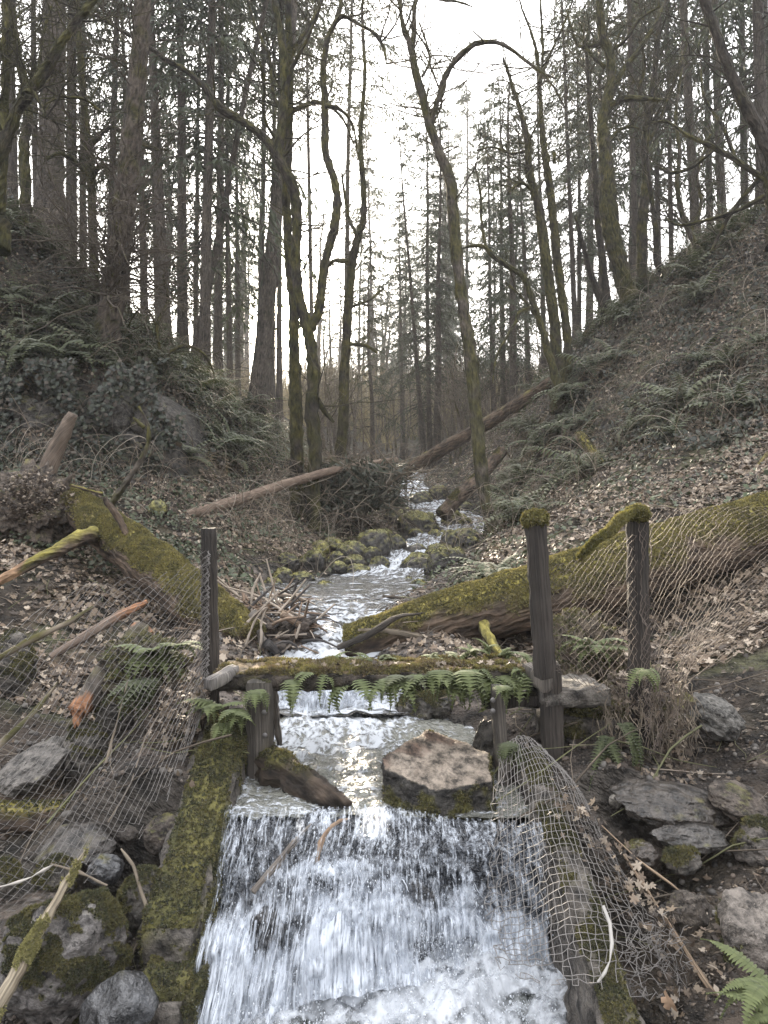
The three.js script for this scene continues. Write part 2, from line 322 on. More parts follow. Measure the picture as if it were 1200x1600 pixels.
function rawH(x, d) {
  let i = 0; while (i < CUTS.length - 2 && d > CUTS[i + 1].d) i++;
  const a = CUTS[i], b = CUTS[i + 1], t = cl((d - a.d) / (b.d - a.d));
  const f = (xx) => lerp(along(a.x, a.y, xx), along(b.x, b.y, xx), t);
  const e = 0.02 * Math.max(2, d); return (f(x - e) + 2 * f(x) + f(x + e)) / 4;
}
// the stream's middle line: distance, x, half width, water level, foam
const STREAM = [
  [3.05, -0.03, 0.62, -1.3, 0.25], [3.6, -0.06, 0.6, -1.3, 0.3], [4.1, -0.1, 0.6, -1.295, 0.55], [4.42, -0.22, 0.5, -1.285, 0.9], [4.62, -0.34, 0.4, -1.12, 1], [5.0, -0.46, 0.34, -1.07, 1],
  [5.5, -0.56, 0.29, -1.03, 0.95], [6.2, -0.6, 0.34, -0.965, 0.75], [6.9, -0.52, 0.5, -0.935, 0.5], [7.7, -0.5, 0.72, -0.925, 0.3], [8.6, -0.58, 0.95, -0.92, 0.08], [9.2, -0.2, 0.6, -0.91, 0.35], [9.7, 0.12, 0.28, -0.84, 0.85],
  [10.6, 0.36, 0.24, -0.75, 0.95], [11.5, 0.55, 0.3, -0.64, 0.85], [12.4, 0.9, 0.38, -0.53, 0.75], [13.4, 1.45, 0.42, -0.38, 0.75], [14.4, 1.75, 0.42, -0.26, 0.75], [15.5, 1.6, 0.5, -0.12, 0.6], [17, 1.2, 0.5, 0.1, 0.85], [18.5, 0.95, 0.4, 0.38, 1],
  [20, 0.85, 0.36, 0.62, 1], [22, 0.75, 0.36, 0.86, 0.9], [25, 0.9, 0.4, 1.2, 0.6], [30, 1.5, 0.4, 1.75, 0.5], [40, 1.5, 0.4, 3.2, 0.5],
];
function streamAt(d) {
  const n = STREAM.length; let i = 0; while (i < n - 2 && d > STREAM[i + 1][0]) i++;
  const t = cl((d - STREAM[i][0]) / (STREAM[i + 1][0] - STREAM[i][0])); return STREAM[i].map((v, k) => lerp(v, STREAM[i + 1][k], t));
}
function H(x, d) {
  let y = rawH(x, d);
  const amp = d < 5 ? 0.05 : lerp(0.09, 0.35, cl((d - 5) / 20));
  y += amp * fbm(x * 0.9, d * 0.9, 3, 4) + (d < 14 ? 0.035 * fbm(x * 5, d * 5, 8, 3) : 0);
  if (d > 3.02 && d < 40) {
    const [, sx, hw, sy] = streamAt(d), q = Math.abs(x - sx), k = 1 - ss(hw * 0.85, hw + (d < 5 ? 0.12 : 0.45), q), bank = sy + 0.05 + 0.12 * ss(hw, hw + 0.5, q);
    if (q < hw + 1.2 && y < bank && q > hw) y = lerp(bank, y, ss(hw + 0.4, hw + 1.2, q));
    if (d > 8.9 && d < 16) y -= 0.16 * ss(1.7, 0.9, q) * ss(8.9, 9.4, d) * ss(16, 14.5, d);
    y = lerp(y, Math.min(y, sy - 0.13), k);
  } else if (d <= 3.02 && x > -0.74 && x < 0.62) y = Math.min(y, lerp(-2.15, -1.5, ss(2.72, 3.0, d)));
  return y;
}
function normalAt(x, d, e = 0.08) { return new V3(H(x - e, d) - H(x + e, d), 2 * e, -(H(x, d - e) - H(x, d + e))).normalize(); }
const onGround = (x, d, lift = 0) => new V3(x, H(x, d) + lift, -d);
function hit(px, py, from = 2.2) {   // where the line of sight meets the ground
  const a = (px - 600) / F, b = (800 - py) / F; let lo = from;
  for (let d = from; d < 200; d *= 1.006) { if (b * d < H(a * d, d)) { let hi = d; for (let k = 0; k < 12; k++) { const m = (lo + hi) / 2; if (b * m < H(a * m, m)) hi = m; else lo = m; } return hi; } lo = d; }
  return 200;
}
const at = (px, py) => P(px, py, hit(px, py));
const inWater = (x, d, pad = 0) => { if (d < 3.02) return x > -0.75 - pad && x < 0.75 + pad; if (d > 30) return false; const s = streamAt(d); return Math.abs(x - s[1]) < s[2] + pad; };

{
  const ds = [], xs = [];
  for (let d = -12; d < 1.4; d += 0.9) ds.push(d);
  for (let d = 1.4; d < 200; d += Math.max(0.035, 0.0105 * d)) ds.push(d);
  const NX = 190; for (let i = -NX; i <= NX; i++) xs.push(Math.sinh(i / NX * 5.0) * 1.12);
  const pos = [], uv = [], col = [], idx = [];
  ds.forEach((d, j) => xs.forEach((x0, i) => {
    const x = x0 * (d > 30 ? 1 : 1), y = H(x, d), n = d > 60 ? UPV : normalAt(x, d, 0.03 + d * 0.004);
    const a = fbm(x * 0.7, d * 0.7, 20, 4), b = fbm(x * 4, d * 4, 40, 3), s = d > 3 && d < 30 ? streamAt(d) : null, near = s ? Math.abs(x - s[1]) - s[2] : 9;
    let c = mix3([0.022, 0.017, 0.012], [0.07, 0.053, 0.037], cl(0.5 + a + 0.5 * b));
    c = mix3(c, [0.07, 0.075, 0.035], 0.6 * ss(0.1, 0.5, fbm(x * 1.3, d * 1.3, 60, 3) + 0.12));
    if (near < 0.9) c = mix3(d > 8.8 ? [0.03, 0.027, 0.022] : mix3([0.1, 0.082, 0.07], [0.17, 0.145, 0.125], cl(0.5 + b)), c, ss(0.35, 0.9, near));
    if (near < 0.12) c = mul3(c, 0.55);
    if (d < 4.2) c = mix3(c, mix3([0.018, 0.014, 0.011], [0.065, 0.05, 0.039], cl(0.5 + 1.2 * b)), 0.85);
    if (n.y < 0.6) c = mix3(c, C.rock(new V3(x, y, d)), 0.6);
    pos.push(x, y, -d); uv.push(x + 0.6 * y, d + 0.8 * y); col.push(...c);
    if (i < xs.length - 1 && j < ds.length - 1) { const o = j * xs.length + i; idx.push(o, o + 1, o + xs.length, o + 1, o + xs.length + 1, o + xs.length); }
  }));
  struct('ground', geo(pos, uv, col, idx), M.ground);
}
// ---------------------------------------------------------------- water
// foam is air in the water: a white, rough, opaque skin over the darker water
T.foam = tex(1024, (u, v) => {
  const w = 0.035 * pf(u, v, 6, 6, 3, 50), w2 = 0.035 * pf(u, v, 6, 6, 3, 70), a = pf(u + w, v + w2, 10, 10, 5, 60, 0.62), b = 1 - Math.abs(pf(u + w2, v - w, 14, 14, 4, 80)) * 3.2;
  return cl(0.46 + 0.75 * a + 0.3 * cl(b));
});
T.splash = tex(1024, (u, v) => {
  const w = 0.03 * pf(u, v, 6, 4, 3, 90), w2 = 0.03 * pf(u, v, 6, 4, 3, 190), a = pf(u + w, v + w2, 16, 5, 5, 100, 0.62), b = 1 - Math.abs(pf(u + w2, v + w, 18, 5, 5, 120, 0.6)) * 3.6;
  return cl(0.34 + 0.7 * a + 0.42 * cl(b) + 0.3 * pf(u, v, 50, 30, 3, 140));
});
T.streak = tex(1024, (u, v) => {
  const w = 0.012 * pf(u, v, 8, 3, 3, 90), a = pf(u + w, v, 46, 2, 5, 100, 0.66), b = 1 - Math.abs(pf(u + w * 2, v + 0.3 * w, 26, 3, 4, 120, 0.6)) * 3.4;
  return cl(0.3 + 0.75 * a + 0.42 * cl(b) + 0.4 * pf(u, v, 60, 22, 3, 140));
});
// an alpha picture over a whole surface: pattern thresholded by how much foam there is there
function foamMap(n, pattern, ru, rv, amount, soft = 0.3) {
  const src = pattern.image.data, N = pattern.image.width, a = new Uint8Array(n * n * 4);
  for (let y = 0; y < n; y++) for (let x = 0; x < n; x++) {
    const u = (x + 0.5) / n, v = (y + 0.5) / n, k = src[((Math.floor(v * rv * N) % N) * N + (Math.floor(u * ru * N) % N)) * 4] / 255, m = amount(u, v);
    const q = 255 * ss(1 - m - soft, 1 - m + soft, k), i = (y * n + x) * 4; a[i] = a[i + 1] = a[i + 2] = q; a[i + 3] = 255;
  }
  const t = new THREE.DataTexture(a, n, n); t.magFilter = THREE.LinearFilter; t.needsUpdate = true; return t;
}
const WATER = (o) => std({ color: new THREE.Color().setRGB(...(o.c ?? [0.085, 0.085, 0.078])), roughness: o.r ?? 0.08, bumpMap: o.b, bumpScale: o.s ?? 0.03 });
const foamMat = (alpha, c = [0.52, 0.545, 0.58]) => std({ color: new THREE.Color().setRGB(...c), roughness: 0.75, alphaMap: alpha, transparent: true });
const flatC = () => [1, 1, 1];
{
  // upstream water, from the foot of the far cascades to the lip above the pool
  const rows = 620, cols = 26, build = (lift, foamOnly) => {
    const pos = [], uv = [], col = [], idx = [];
    for (let j = 0; j <= rows; j++) {
      const d = lerp(0, 1, j / rows) ** 1.5 * 26 + 4.3, s = streamAt(d), hw = s[2] + 0.16;
      for (let i = 0; i <= cols; i++) {
        const u = i / cols, x = s[1] + (u * 2 - 1) * hw, foam = s[4], nz = fbm(x * 3.2, d * 2.4, 70, 3) * (0.012 + 0.06 * foam) + n3(x * 11, d * 9, 71) * (0.004 + 0.014 * foam);
        pos.push(x, s[3] + nz + lift, -d); uv.push(x, d); col.push(1, 1, 1);
        if (i < cols && j < rows) { const o = j * (cols + 1) + i; idx.push(o, o + 1, o + cols + 1, o + 1, o + cols + 2, o + cols + 1); }
      }
    }
    return [geo(pos, uv, col, idx), pos, idx];
  };
  const [g] = build(0); g.attributes.uv.needsUpdate = true;
  const water = struct('stream', g, WATER({ b: rep(T.ripple, 1.4, 0.9), s: 0.025, r: 0.16, c: [0.11, 0.105, 0.095] }));
  // foam over it; its picture runs down the whole length
  const [f, pos] = build(0.012), U = f.attributes.uv;
  for (let i = 0; i < U.count; i++) U.setXY(i, (i % (cols + 1)) / cols, Math.floor(i / (cols + 1)) / rows);
  const am = foamMap(2048, T.foam, 1, 14, (u, v) => { const d = v ** 1.5 * 26 + 4.3, s = streamAt(d), e = Math.abs(u * 2 - 1); return cl(-0.02 + 0.5 * s[4] * (1.1 - 0.5 * e * e) + 0.35 * fbm(u * 2, v * 50, 5, 3)); });
  tag(part('foam', f, foamMat(am), water), null, null, null, 'stuff');
}
const lipY = (u) => -1.3;
{
  // the pool below the beam
  const grid = [[P(395, 1085, 4.75), P(500, 1085, 4.75), P(600, 1090, 4.75), P(720, 1090, 4.75)].map((p) => new V3(p.x, -1.31, p.z)),
    [-0.72, -0.3, 0.15, 0.68].map((x) => new V3(x, -1.3, -4.1)), [-0.72, -0.3, 0.15, 0.68].map((x) => new V3(x, -1.3, -3.5)), [-0.7, -0.3, 0.15, 0.66].map((x) => new V3(x, -1.305, -3.1)), [-0.68, -0.3, 0.15, 0.64].map((x, i) => new V3(x, -1.325, -2.96))];
  const foamy = (x, z) => cl(ss(-3.3, -4.3, z) * 1.2 * ss(0.35, -0.15, x + 0.05 * (z + 4)) + 0.25 * ss(0.2, -0.3, x) + 0.15);
  const mv = (lift) => (p) => { const k = foamy(p.x, p.z); p.y += lift + (0.008 + 0.022 * k) * fbm(p.x * 5, p.z * 5, 4, 4) * 1.6 + 0.004 * n3(p.x * 24, p.z * 24, 1); };
  const pool = struct('pool', patch(grid, 90, 110, { move: mv(0), color: flatC, uvs: [1.3, 1.9] }), WATER({ b: rep(T.ripple, 2.2, 2.2), s: 0.016, r: 0.17, c: [0.19, 0.19, 0.165] }));
  const am = foamMap(1024, T.foam, 2.2, 2.6, (u, v) => { const q = patchAt(grid, u, v), k = foamy(q.x, q.z); return cl(-0.1 + 0.55 * k + 0.25 * fbm(q.x * 3, q.z * 3, 9, 3)); }, 0.3);
  tag(part('foam', patch(grid, 90, 110, { move: mv(0.006), color: flatC }), foamMat(am), pool), null, null, null, 'stuff');
}
// a fall: dark wet rock, sheets of water over it, loose strands and drops
const dropGeo = new THREE.IcosahedronGeometry(1, 1);
function fall(name, grid, { nu = 90, nv = 70, amount, rockC = [0.03, 0.032, 0.037], strands, strandR = 0.004, drops, out = 0.05, ru = 2, rv = 1, layers = 3, spread = 0.08, rough = 0.05 }) {
  const rockMove = (p, u, v) => { p.z -= 0.03 + rough * (0.5 + fbm(p.x * 6, p.y * 6, 3, 4)); p.y -= 0.02 + rough * 0.5 * fbm(p.x * 5, p.y * 5, 9, 3); };
  const root = struct(name, patch(grid, nu, nv, { move: rockMove, color: (p) => { const c = mul3(rockC, 0.6 + 0.9 * cl(0.5 + fbm(p.x * 7, p.y * 7, p.z * 7, 3))); return c; }, uvs: [1.2, 1] }), M.dark);
  { // the soft body of the water, thin where the rock shows
    const am = foamMap(512, T.foam, 0.001, 0.001, () => 0, 1), N = 512, dt = am.image.data;
    for (let y = 0; y < N; y++) for (let x = 0; x < N; x++) { const u = x / N, v = y / N, q = 255 * cl(0.95 * (amount(u, v) + 0.02) * (0.75 + 0.5 * fbm(u * 14, v * 5, 77, 3)) * lerp(0.3, 1, ss(0.05, 0.42, v))), i = (y * N + x) * 4; dt[i] = dt[i + 1] = dt[i + 2] = q; }
    const g = patch(grid, nu, nv, { move: (p) => { const w = fbm(p.x * 6, p.y * 4, 12, 3) * 0.06; p.z += 0.004 + w; p.y += w * 0.4; }, color: flatC });
    tag(part('water_sheet', g, foamMat(am, [0.4, 0.43, 0.48]), root), null, null, null, 'stuff');
  }
  for (let L = 0; L < layers; L++) {
    const am = foamMap(1024, L % 2 ? T.streak : T.splash, ru * (1 + 0.13 * L), rv * (1 + 0.2 * L), (u, v) => cl(amount(u, v) - 0.09 * L + 0.0), 0.46);
    am.wrapS = THREE.RepeatWrapping; if (L) { am.offset.set(0.003 * L, 0); }
    const k = L * 0.028 + 0.006;
    const g = patch(grid, nu, nv, { move: (p, u, v) => { const w = fbm(p.x * 8 + L * 5, p.y * 5, L, 3) * 0.09 + n3(p.x * 26, p.y * 12, L) * 0.008; p.z += k + w; p.y += k * 0.6 + w * 0.4; }, color: flatC });
    tag(part('water_sheet', g, foamMat(am, [0.56, 0.6, 0.66]), root), null, null, null, 'stuff');
  }
  const gs = [], a = new V3(), r0 = mulberry(name.length * 7 + nu);
  for (let i = 0; i < strands; i++) {
    const u = r0(), v0 = r0() * 0.75, v1 = Math.min(1, v0 + 0.05 + 0.25 * r0() ** 2); if (r0() > amount(u, (v0 + v1) / 2) * 1.1) continue;
    const pts = [], o = (r0() - 0.2) * out, sw = (r0() - 0.5) * 0.05; for (let k = 0; k < 6; k++) { const t = k / 5; patchAt(grid, cl(u + sw * t), lerp(v0, v1, t), a); pts.push(new V3(a.x + 0.006 * (r0() - 0.5), a.y + o * 0.5, a.z + 0.02 + o + 0.02 * t)); }
    const r = strandR * (0.4 + r0()); gs.push(tube(pts, [r * 0.3, r, r * 0.8, r * 1.1, r * 0.5, r * 0.2], { seg: 4, step: 0.035, lump: 0.5, lf: 30, color: () => [0.52, 0.55, 0.6], cap: false }));
  }
  if (gs.length) tag(part('water_strands', merge(gs), M.strand, root), null, null, null, 'stuff');
  const list = []; for (let i = 0; i < drops; i++) {
    const u = r0(), v = r0(); if (r0() > amount(u, v)) continue; patchAt(grid, u, v, a);
    const s = 0.0011 + 0.0024 * r0() ** 3; list.push(standing(new V3(a.x + (r0() - 0.5) * spread * 0.5, a.y + (r0() - 0.3) * spread, a.z + 0.02 + r0() ** 2 * spread * 1.4), UPV, 0, new V3(s, s * (1 + 2.2 * r0()), s))); list[list.length - 1].tint = [0.6, 0.63, 0.67];
  }
  if (list.length) scatter('water_drops', root, dropGeo, M.drop, list, [[1, 1, 1]]);
  return root;
}
M.dark = std({ vertexColors: true, roughness: 0.14, bumpMap: rep(T.ripple, 3, 1.6), bumpScale: 0.02 });
M.strand = std({ vertexColors: true, roughness: 0.3 });
M.drop = std({ color: K(1), roughness: 0.25 });
// the main fall, from the lip of the pool down to the plunge pool in front
const FALL = [
  [[-0.66, -1.3, 3.0], [-0.45, -1.3, 2.98], [-0.2, -1.3, 2.98], [0.05, -1.3, 2.98], [0.3, -1.31, 2.9], [0.64, -1.32, 2.88]],
  [[-0.66, -1.36, 2.84], [-0.45, -1.34, 2.83], [-0.2, -1.325, 2.8], [0.05, -1.32, 2.77], [0.3, -1.345, 2.8], [0.64, -1.36, 2.8]],
  [[-0.66, -1.45, 2.76], [-0.45, -1.42, 2.74], [-0.22, -1.39, 2.71], [0.04, -1.365, 2.69], [0.3, -1.41, 2.76], [0.64, -1.43, 2.77]],
  [[-0.66, -1.53, 2.7], [-0.46, -1.53, 2.66], [-0.22, -1.48, 2.66], [0.04, -1.45, 2.65], [0.3, -1.53, 2.74], [0.64, -1.54, 2.75]],
  [[-0.665, -1.65, 2.56], [-0.47, -1.66, 2.54], [-0.23, -1.6, 2.59], [0.04, -1.58, 2.62], [0.3, -1.64, 2.72], [0.64, -1.65, 2.73]],
  [[-0.67, -1.82, 2.38], [-0.48, -1.82, 2.4], [-0.23, -1.78, 2.5], [0.05, -1.76, 2.54], [0.3, -1.8, 2.68], [0.64, -1.82, 2.7]],
].map((r) => r.map(([x, y, d]) => new V3(x, y, -d)));
fall('waterfall', FALL, {
  nu: 110, nv: 90, ru: 1.6, rv: 1.0, strands: 420, strandR: 0.0022, drops: 12000, out: 0.07, layers: 4,
  amount: (u, v) => {
    const mid = Math.exp(-(((u - 0.5) / 0.2) ** 2)), left = ss(0.5, 0.1, u), right = ss(0.62, 0.72, u);
    let m = -0.03 + 0.26 * mid + 0.5 * ss(0.42, 1, v) + 0.12 * left * ss(0.3, 0.6, v);
    m -= 0.32 * right * ss(0.72, 0.5, v) * ss(0.05, 0.25, v); m -= 0.42 * ss(0.42, 0.1, v) * (1 - 0.8 * mid);
    m += 0.8 * fbm(u * 4.2, v * 2.6, 36, 3) + 0.2 * fbm(u * 20, v * 9, 33, 2);
    return cl(m);
  },
});
fall('upper_waterfall', [
  [[-0.86, -1.03, 4.75], [-0.5, -1.03, 4.75], [-0.2, -1.06, 4.72], [0.02, -1.08, 4.68], [0.22, -1.1, 4.66]],
  [[-0.86, -1.09, 4.62], [-0.5, -1.08, 4.62], [-0.2, -1.1, 4.58], [0.02, -1.12, 4.57], [0.22, -1.14, 4.56]],
  [[-0.84, -1.2, 4.54], [-0.5, -1.19, 4.52], [-0.2, -1.2, 4.53], [0.02, -1.2, 4.53], [0.22, -1.21, 4.53]],
  [[-0.82, -1.36, 4.38], [-0.5, -1.36, 4.38], [-0.2, -1.36, 4.44], [0.02, -1.36, 4.46], [0.22, -1.36, 4.46]],
].map((r) => r.map(([x, y, d]) => new V3(x, y, -d))), {
  nu: 70, nv: 40, ru: 1.2, rv: 0.6, strands: 90, strandR: 0.004, drops: 2500, out: 0.05, layers: 3, spread: 0.06,
  amount: (u, v) => cl(0.3 - 0.34 * ss(0.5, 0.8, u) + 0.2 * ss(0.5, 1, v) * ss(0.8, 0.5, u) + 0.35 * fbm(u * 8, v * 2, 51, 3)),
});
{
  // churning white water at the foot
  const rows = [];
  for (let j = 0; j <= 8; j++) { const d = lerp(2.8, 1.3, j / 8), r = []; for (let i = 0; i <= 8; i++) { const x = lerp(-0.72, 0.74, i / 8); r.push(new V3(x, -1.84 - 0.03 * Math.max(0, 2.3 - d), -d)); } rows.push(r); }
  const boil = (x, d) => { const near = ss(2.0, 2.66, d + 0.1 * x); return near * (0.75 + 0.25 * Math.exp(-(((x - 0.05) / 0.35) ** 2))); };
  const mv = (lift) => (p) => { const d = -p.z, b = boil(p.x, d); p.y += lift + b * (0.11 + 0.1 * fbm(p.x * 3.4, d * 3.4, 5, 2)) + (0.012 + 0.018 * b) * fbm(p.x * 9, d * 9, 7, 3) * 1.5 + 0.003 * b * n3(p.x * 32, d * 32, 3); };
  const pool = struct('plunge_pool', patch(rows, 130, 130, { move: mv(0), color: flatC, uvs: [1.4, 1.5] }), WATER({ b: rep(T.ripple, 2.2, 2.2), s: 0.04, r: 0.14, c: [0.13, 0.14, 0.135] }));
  for (let L = 0; L < 2; L++) {
    const am = foamMap(1024, T.foam, 1.1 + 0.3 * L, 1.1 + 0.2 * L, (u, v) => { const x = lerp(-0.72, 0.74, u), d = lerp(2.8, 1.3, v), b = boil(x, d); return cl(0.16 + 0.46 * b - 0.12 * L + 0.3 * fbm(x * 3.2, d * 3.2, 19 + L, 4)); }, 0.36);
    tag(part('foam', patch(rows, 130, 130, { move: mv(0.008 + 0.02 * L), color: flatC }), foamMat(am, [0.52, 0.545, 0.58]), pool), null, null, null, 'stuff');
  }
  const list = []; for (let i = 0; i < 9000; i++) { const x = rr(-0.68, 0.6), d = rr(2.15, 2.78), b = boil(x, d); if (rnd() > b) continue; const p = new V3(x, -1.84, -d); mv(0)(p); const s = 0.0011 + 0.0024 * rnd() ** 3; list.push(standing(new V3(p.x, p.y + 0.01 + 0.13 * rnd() ** 2.5, p.z), UPV, 0, new V3(s, s * rr(1, 2), s))); list[list.length - 1].tint = [0.6, 0.63, 0.67]; }
  scatter('water_drops', pool, dropGeo, M.drop, list, [[1, 1, 1]]);
}
{ // muddy puddle behind the left fence
  const g = [[P(-60, 1190, 3.9), P(120, 1190, 3.9), P(255, 1185, 3.9)], [P(-60, 1225, 3.65), P(120, 1225, 3.65), P(240, 1225, 3.65)], [P(-60, 1262, 3.4), P(120, 1258, 3.4), P(235, 1255, 3.4)]].map((r) => r.map((p) => new V3(p.x, -1.44, p.z)));
  struct('puddle', patch(g, 30, 20, { move: (p) => { p.y += 0.004 * fbm(p.x * 4, p.z * 4, 2); }, color: flatC }), WATER({ b: rep(T.ripple, 1.5, 1.5), s: 0.006, r: 0.15, c: [0.13, 0.1, 0.075] }));
}
// ---------------------------------------------------------------- trees
// twigs: a branching set of thin, wandering tubes
function twig(out, p, dir, len, r, depth, o) {
  const n = Math.max(3, Math.ceil(len / (o.knot ?? 0.16))), pts = [p.clone()], d = dir.clone().normalize(), q = p.clone(), at = [];
  for (let i = 1; i <= n; i++) {
    d.x += rr(-1, 1) * o.wig; d.y += rr(-1, 1) * o.wig + o.lift; d.z += rr(-1, 1) * o.wig; d.normalize();
    q.addScaledVector(d, len / n); pts.push(q.clone()); at.push([q.clone(), d.clone(), i / n]);
  }
  out.push(tube(pts, [r, r * 0.75, r * 0.55, Math.max(0.0025, r * 0.25)], { seg: depth > 1 ? 5 : r < 0.012 ? 3 : 4, step: len / n * 0.7, lump: o.lump ?? 0.25, lf: 9, color: o.color, cap: false }));
  if (depth > 0) {
    const k = Math.round(o.kids * len / (o.per ?? 1) * rr(0.7, 1.3));
    for (let i = 0; i < k; i++) {
      const [b, bd, t] = at[Math.floor(rr(0.1, 1) * at.length)] ?? at[0], side = new V3(rr(-1, 1), rr(-0.6, 1) + (o.rise ?? 0), rr(-1, 1)).normalize();
      twig(out, b, bd.clone().multiplyScalar(0.7).add(side), len * rr(0.25, 0.55) * (1.1 - 0.5 * t), Math.max(0.003, r * rr(0.35, 0.6)), depth - 1, o);
    }
  }
}
const pix = (l, d, dz = 0, o = {}) => l.map(([x, y, w], i) => { const t = l.length > 1 ? i / (l.length - 1) : 0; return P(x, y, d + dz * t + (o.wave ?? 0) * Math.sin(i * 2.1 + x)); });
const widths = (l, d) => l.map(([, , w]) => w / 2 * d / F);
function fillW(l) { const o = l.map((q) => [...q]); let last = 0; for (let i = 0; i < o.length; i++) if (o[i][2] !== undefined) { for (let k = last + 1; k < i; k++) o[k][2] = lerp(o[last][2], o[i][2], (k - last) / (i - last)); last = i; } for (let k = last + 1; k < o.length; k++) o[k][2] = o[last][2]; return o; }
// a bare tree drawn from its real course: trunk and main limbs, then twigs
function bareTree(name, label, cat, { d, trunk, dz = 0, limbs = [], moss = 0.55, base = C.barkDark, twigs = 26, tl = [0.8, 2.2], tr = 0.018, kids = 3, wig = 0.22, lift = 0.03, from = 0.3, depth = 2, foot = 1.5, group, lump = 0.22, step = 0.09, seg = 12 }) {
  const l = fillW(trunk), pts = pix(l, d, dz), rad = widths(l, d), b = pts[0].clone(), col = mossy(base, moss, 0.5), toLocal = { origin: b };
  const root = thing(name, label, cat, b, group), down = pts[0].clone(); down.y -= 0.45;
  const flare = pts[0].clone(); flare.lerp(pts[1], 0.12);
  const g = tube([down, pts[0], flare, ...pts.slice(1)], [rad[0] * foot * 1.15, rad[0] * foot, rad[0] * 1.1, ...rad.slice(1)], { seg, step, lump, lf: 4.5, fine: 0.012, color: col, origin: b });
  part('trunk', g, M.bark, root);
  const all = [[pts, rad]];
  for (const L of limbs) {
    const ll = fillW(L.p), lp = pix(ll, L.d ?? d + dz * 0.6, L.dz ?? rr(-1.2, 1.2)), lr = widths(ll, d); all.push([lp, lr]);
    part('limb', tube(lp, lr, { seg: 9, step: 0.08, lump: 0.3, lf: 6, fine: 0.01, color: mossy(base, L.moss ?? moss, 0.5, 3), origin: b }), M.bark, root);
  }
  if (twigs) {
    const out = [], o = { wig, lift, kids, color: mossy(base, moss * 0.8, 0.3, 4) };
    for (let i = 0; i < twigs * 1.9; i++) {
      const [lp, lr] = i % 2 && all.length > 1 ? pick(all.slice(1)) : all[0], f = rr(lp === pts ? from : 0.15, 1) * (lp.length - 1), k = Math.min(lp.length - 2, Math.floor(f)), p = lp[k].clone().lerp(lp[k + 1], f - k);
      const dir = new V3(rr(-1, 1), rr(-0.1, 0.9), rr(-1, 1)).normalize(); twig(out, p, dir, rr(...tl), Math.min(lr[k] * 0.6, tr * rr(0.4, 1.2)), depth, o);
    }
    const m = merge(out); m.translate(-b.x, -b.y, -b.z); tag(part('twigs', m, M.twig, root), null, null, null, 'stuff');
  }
  return [root, g];
}
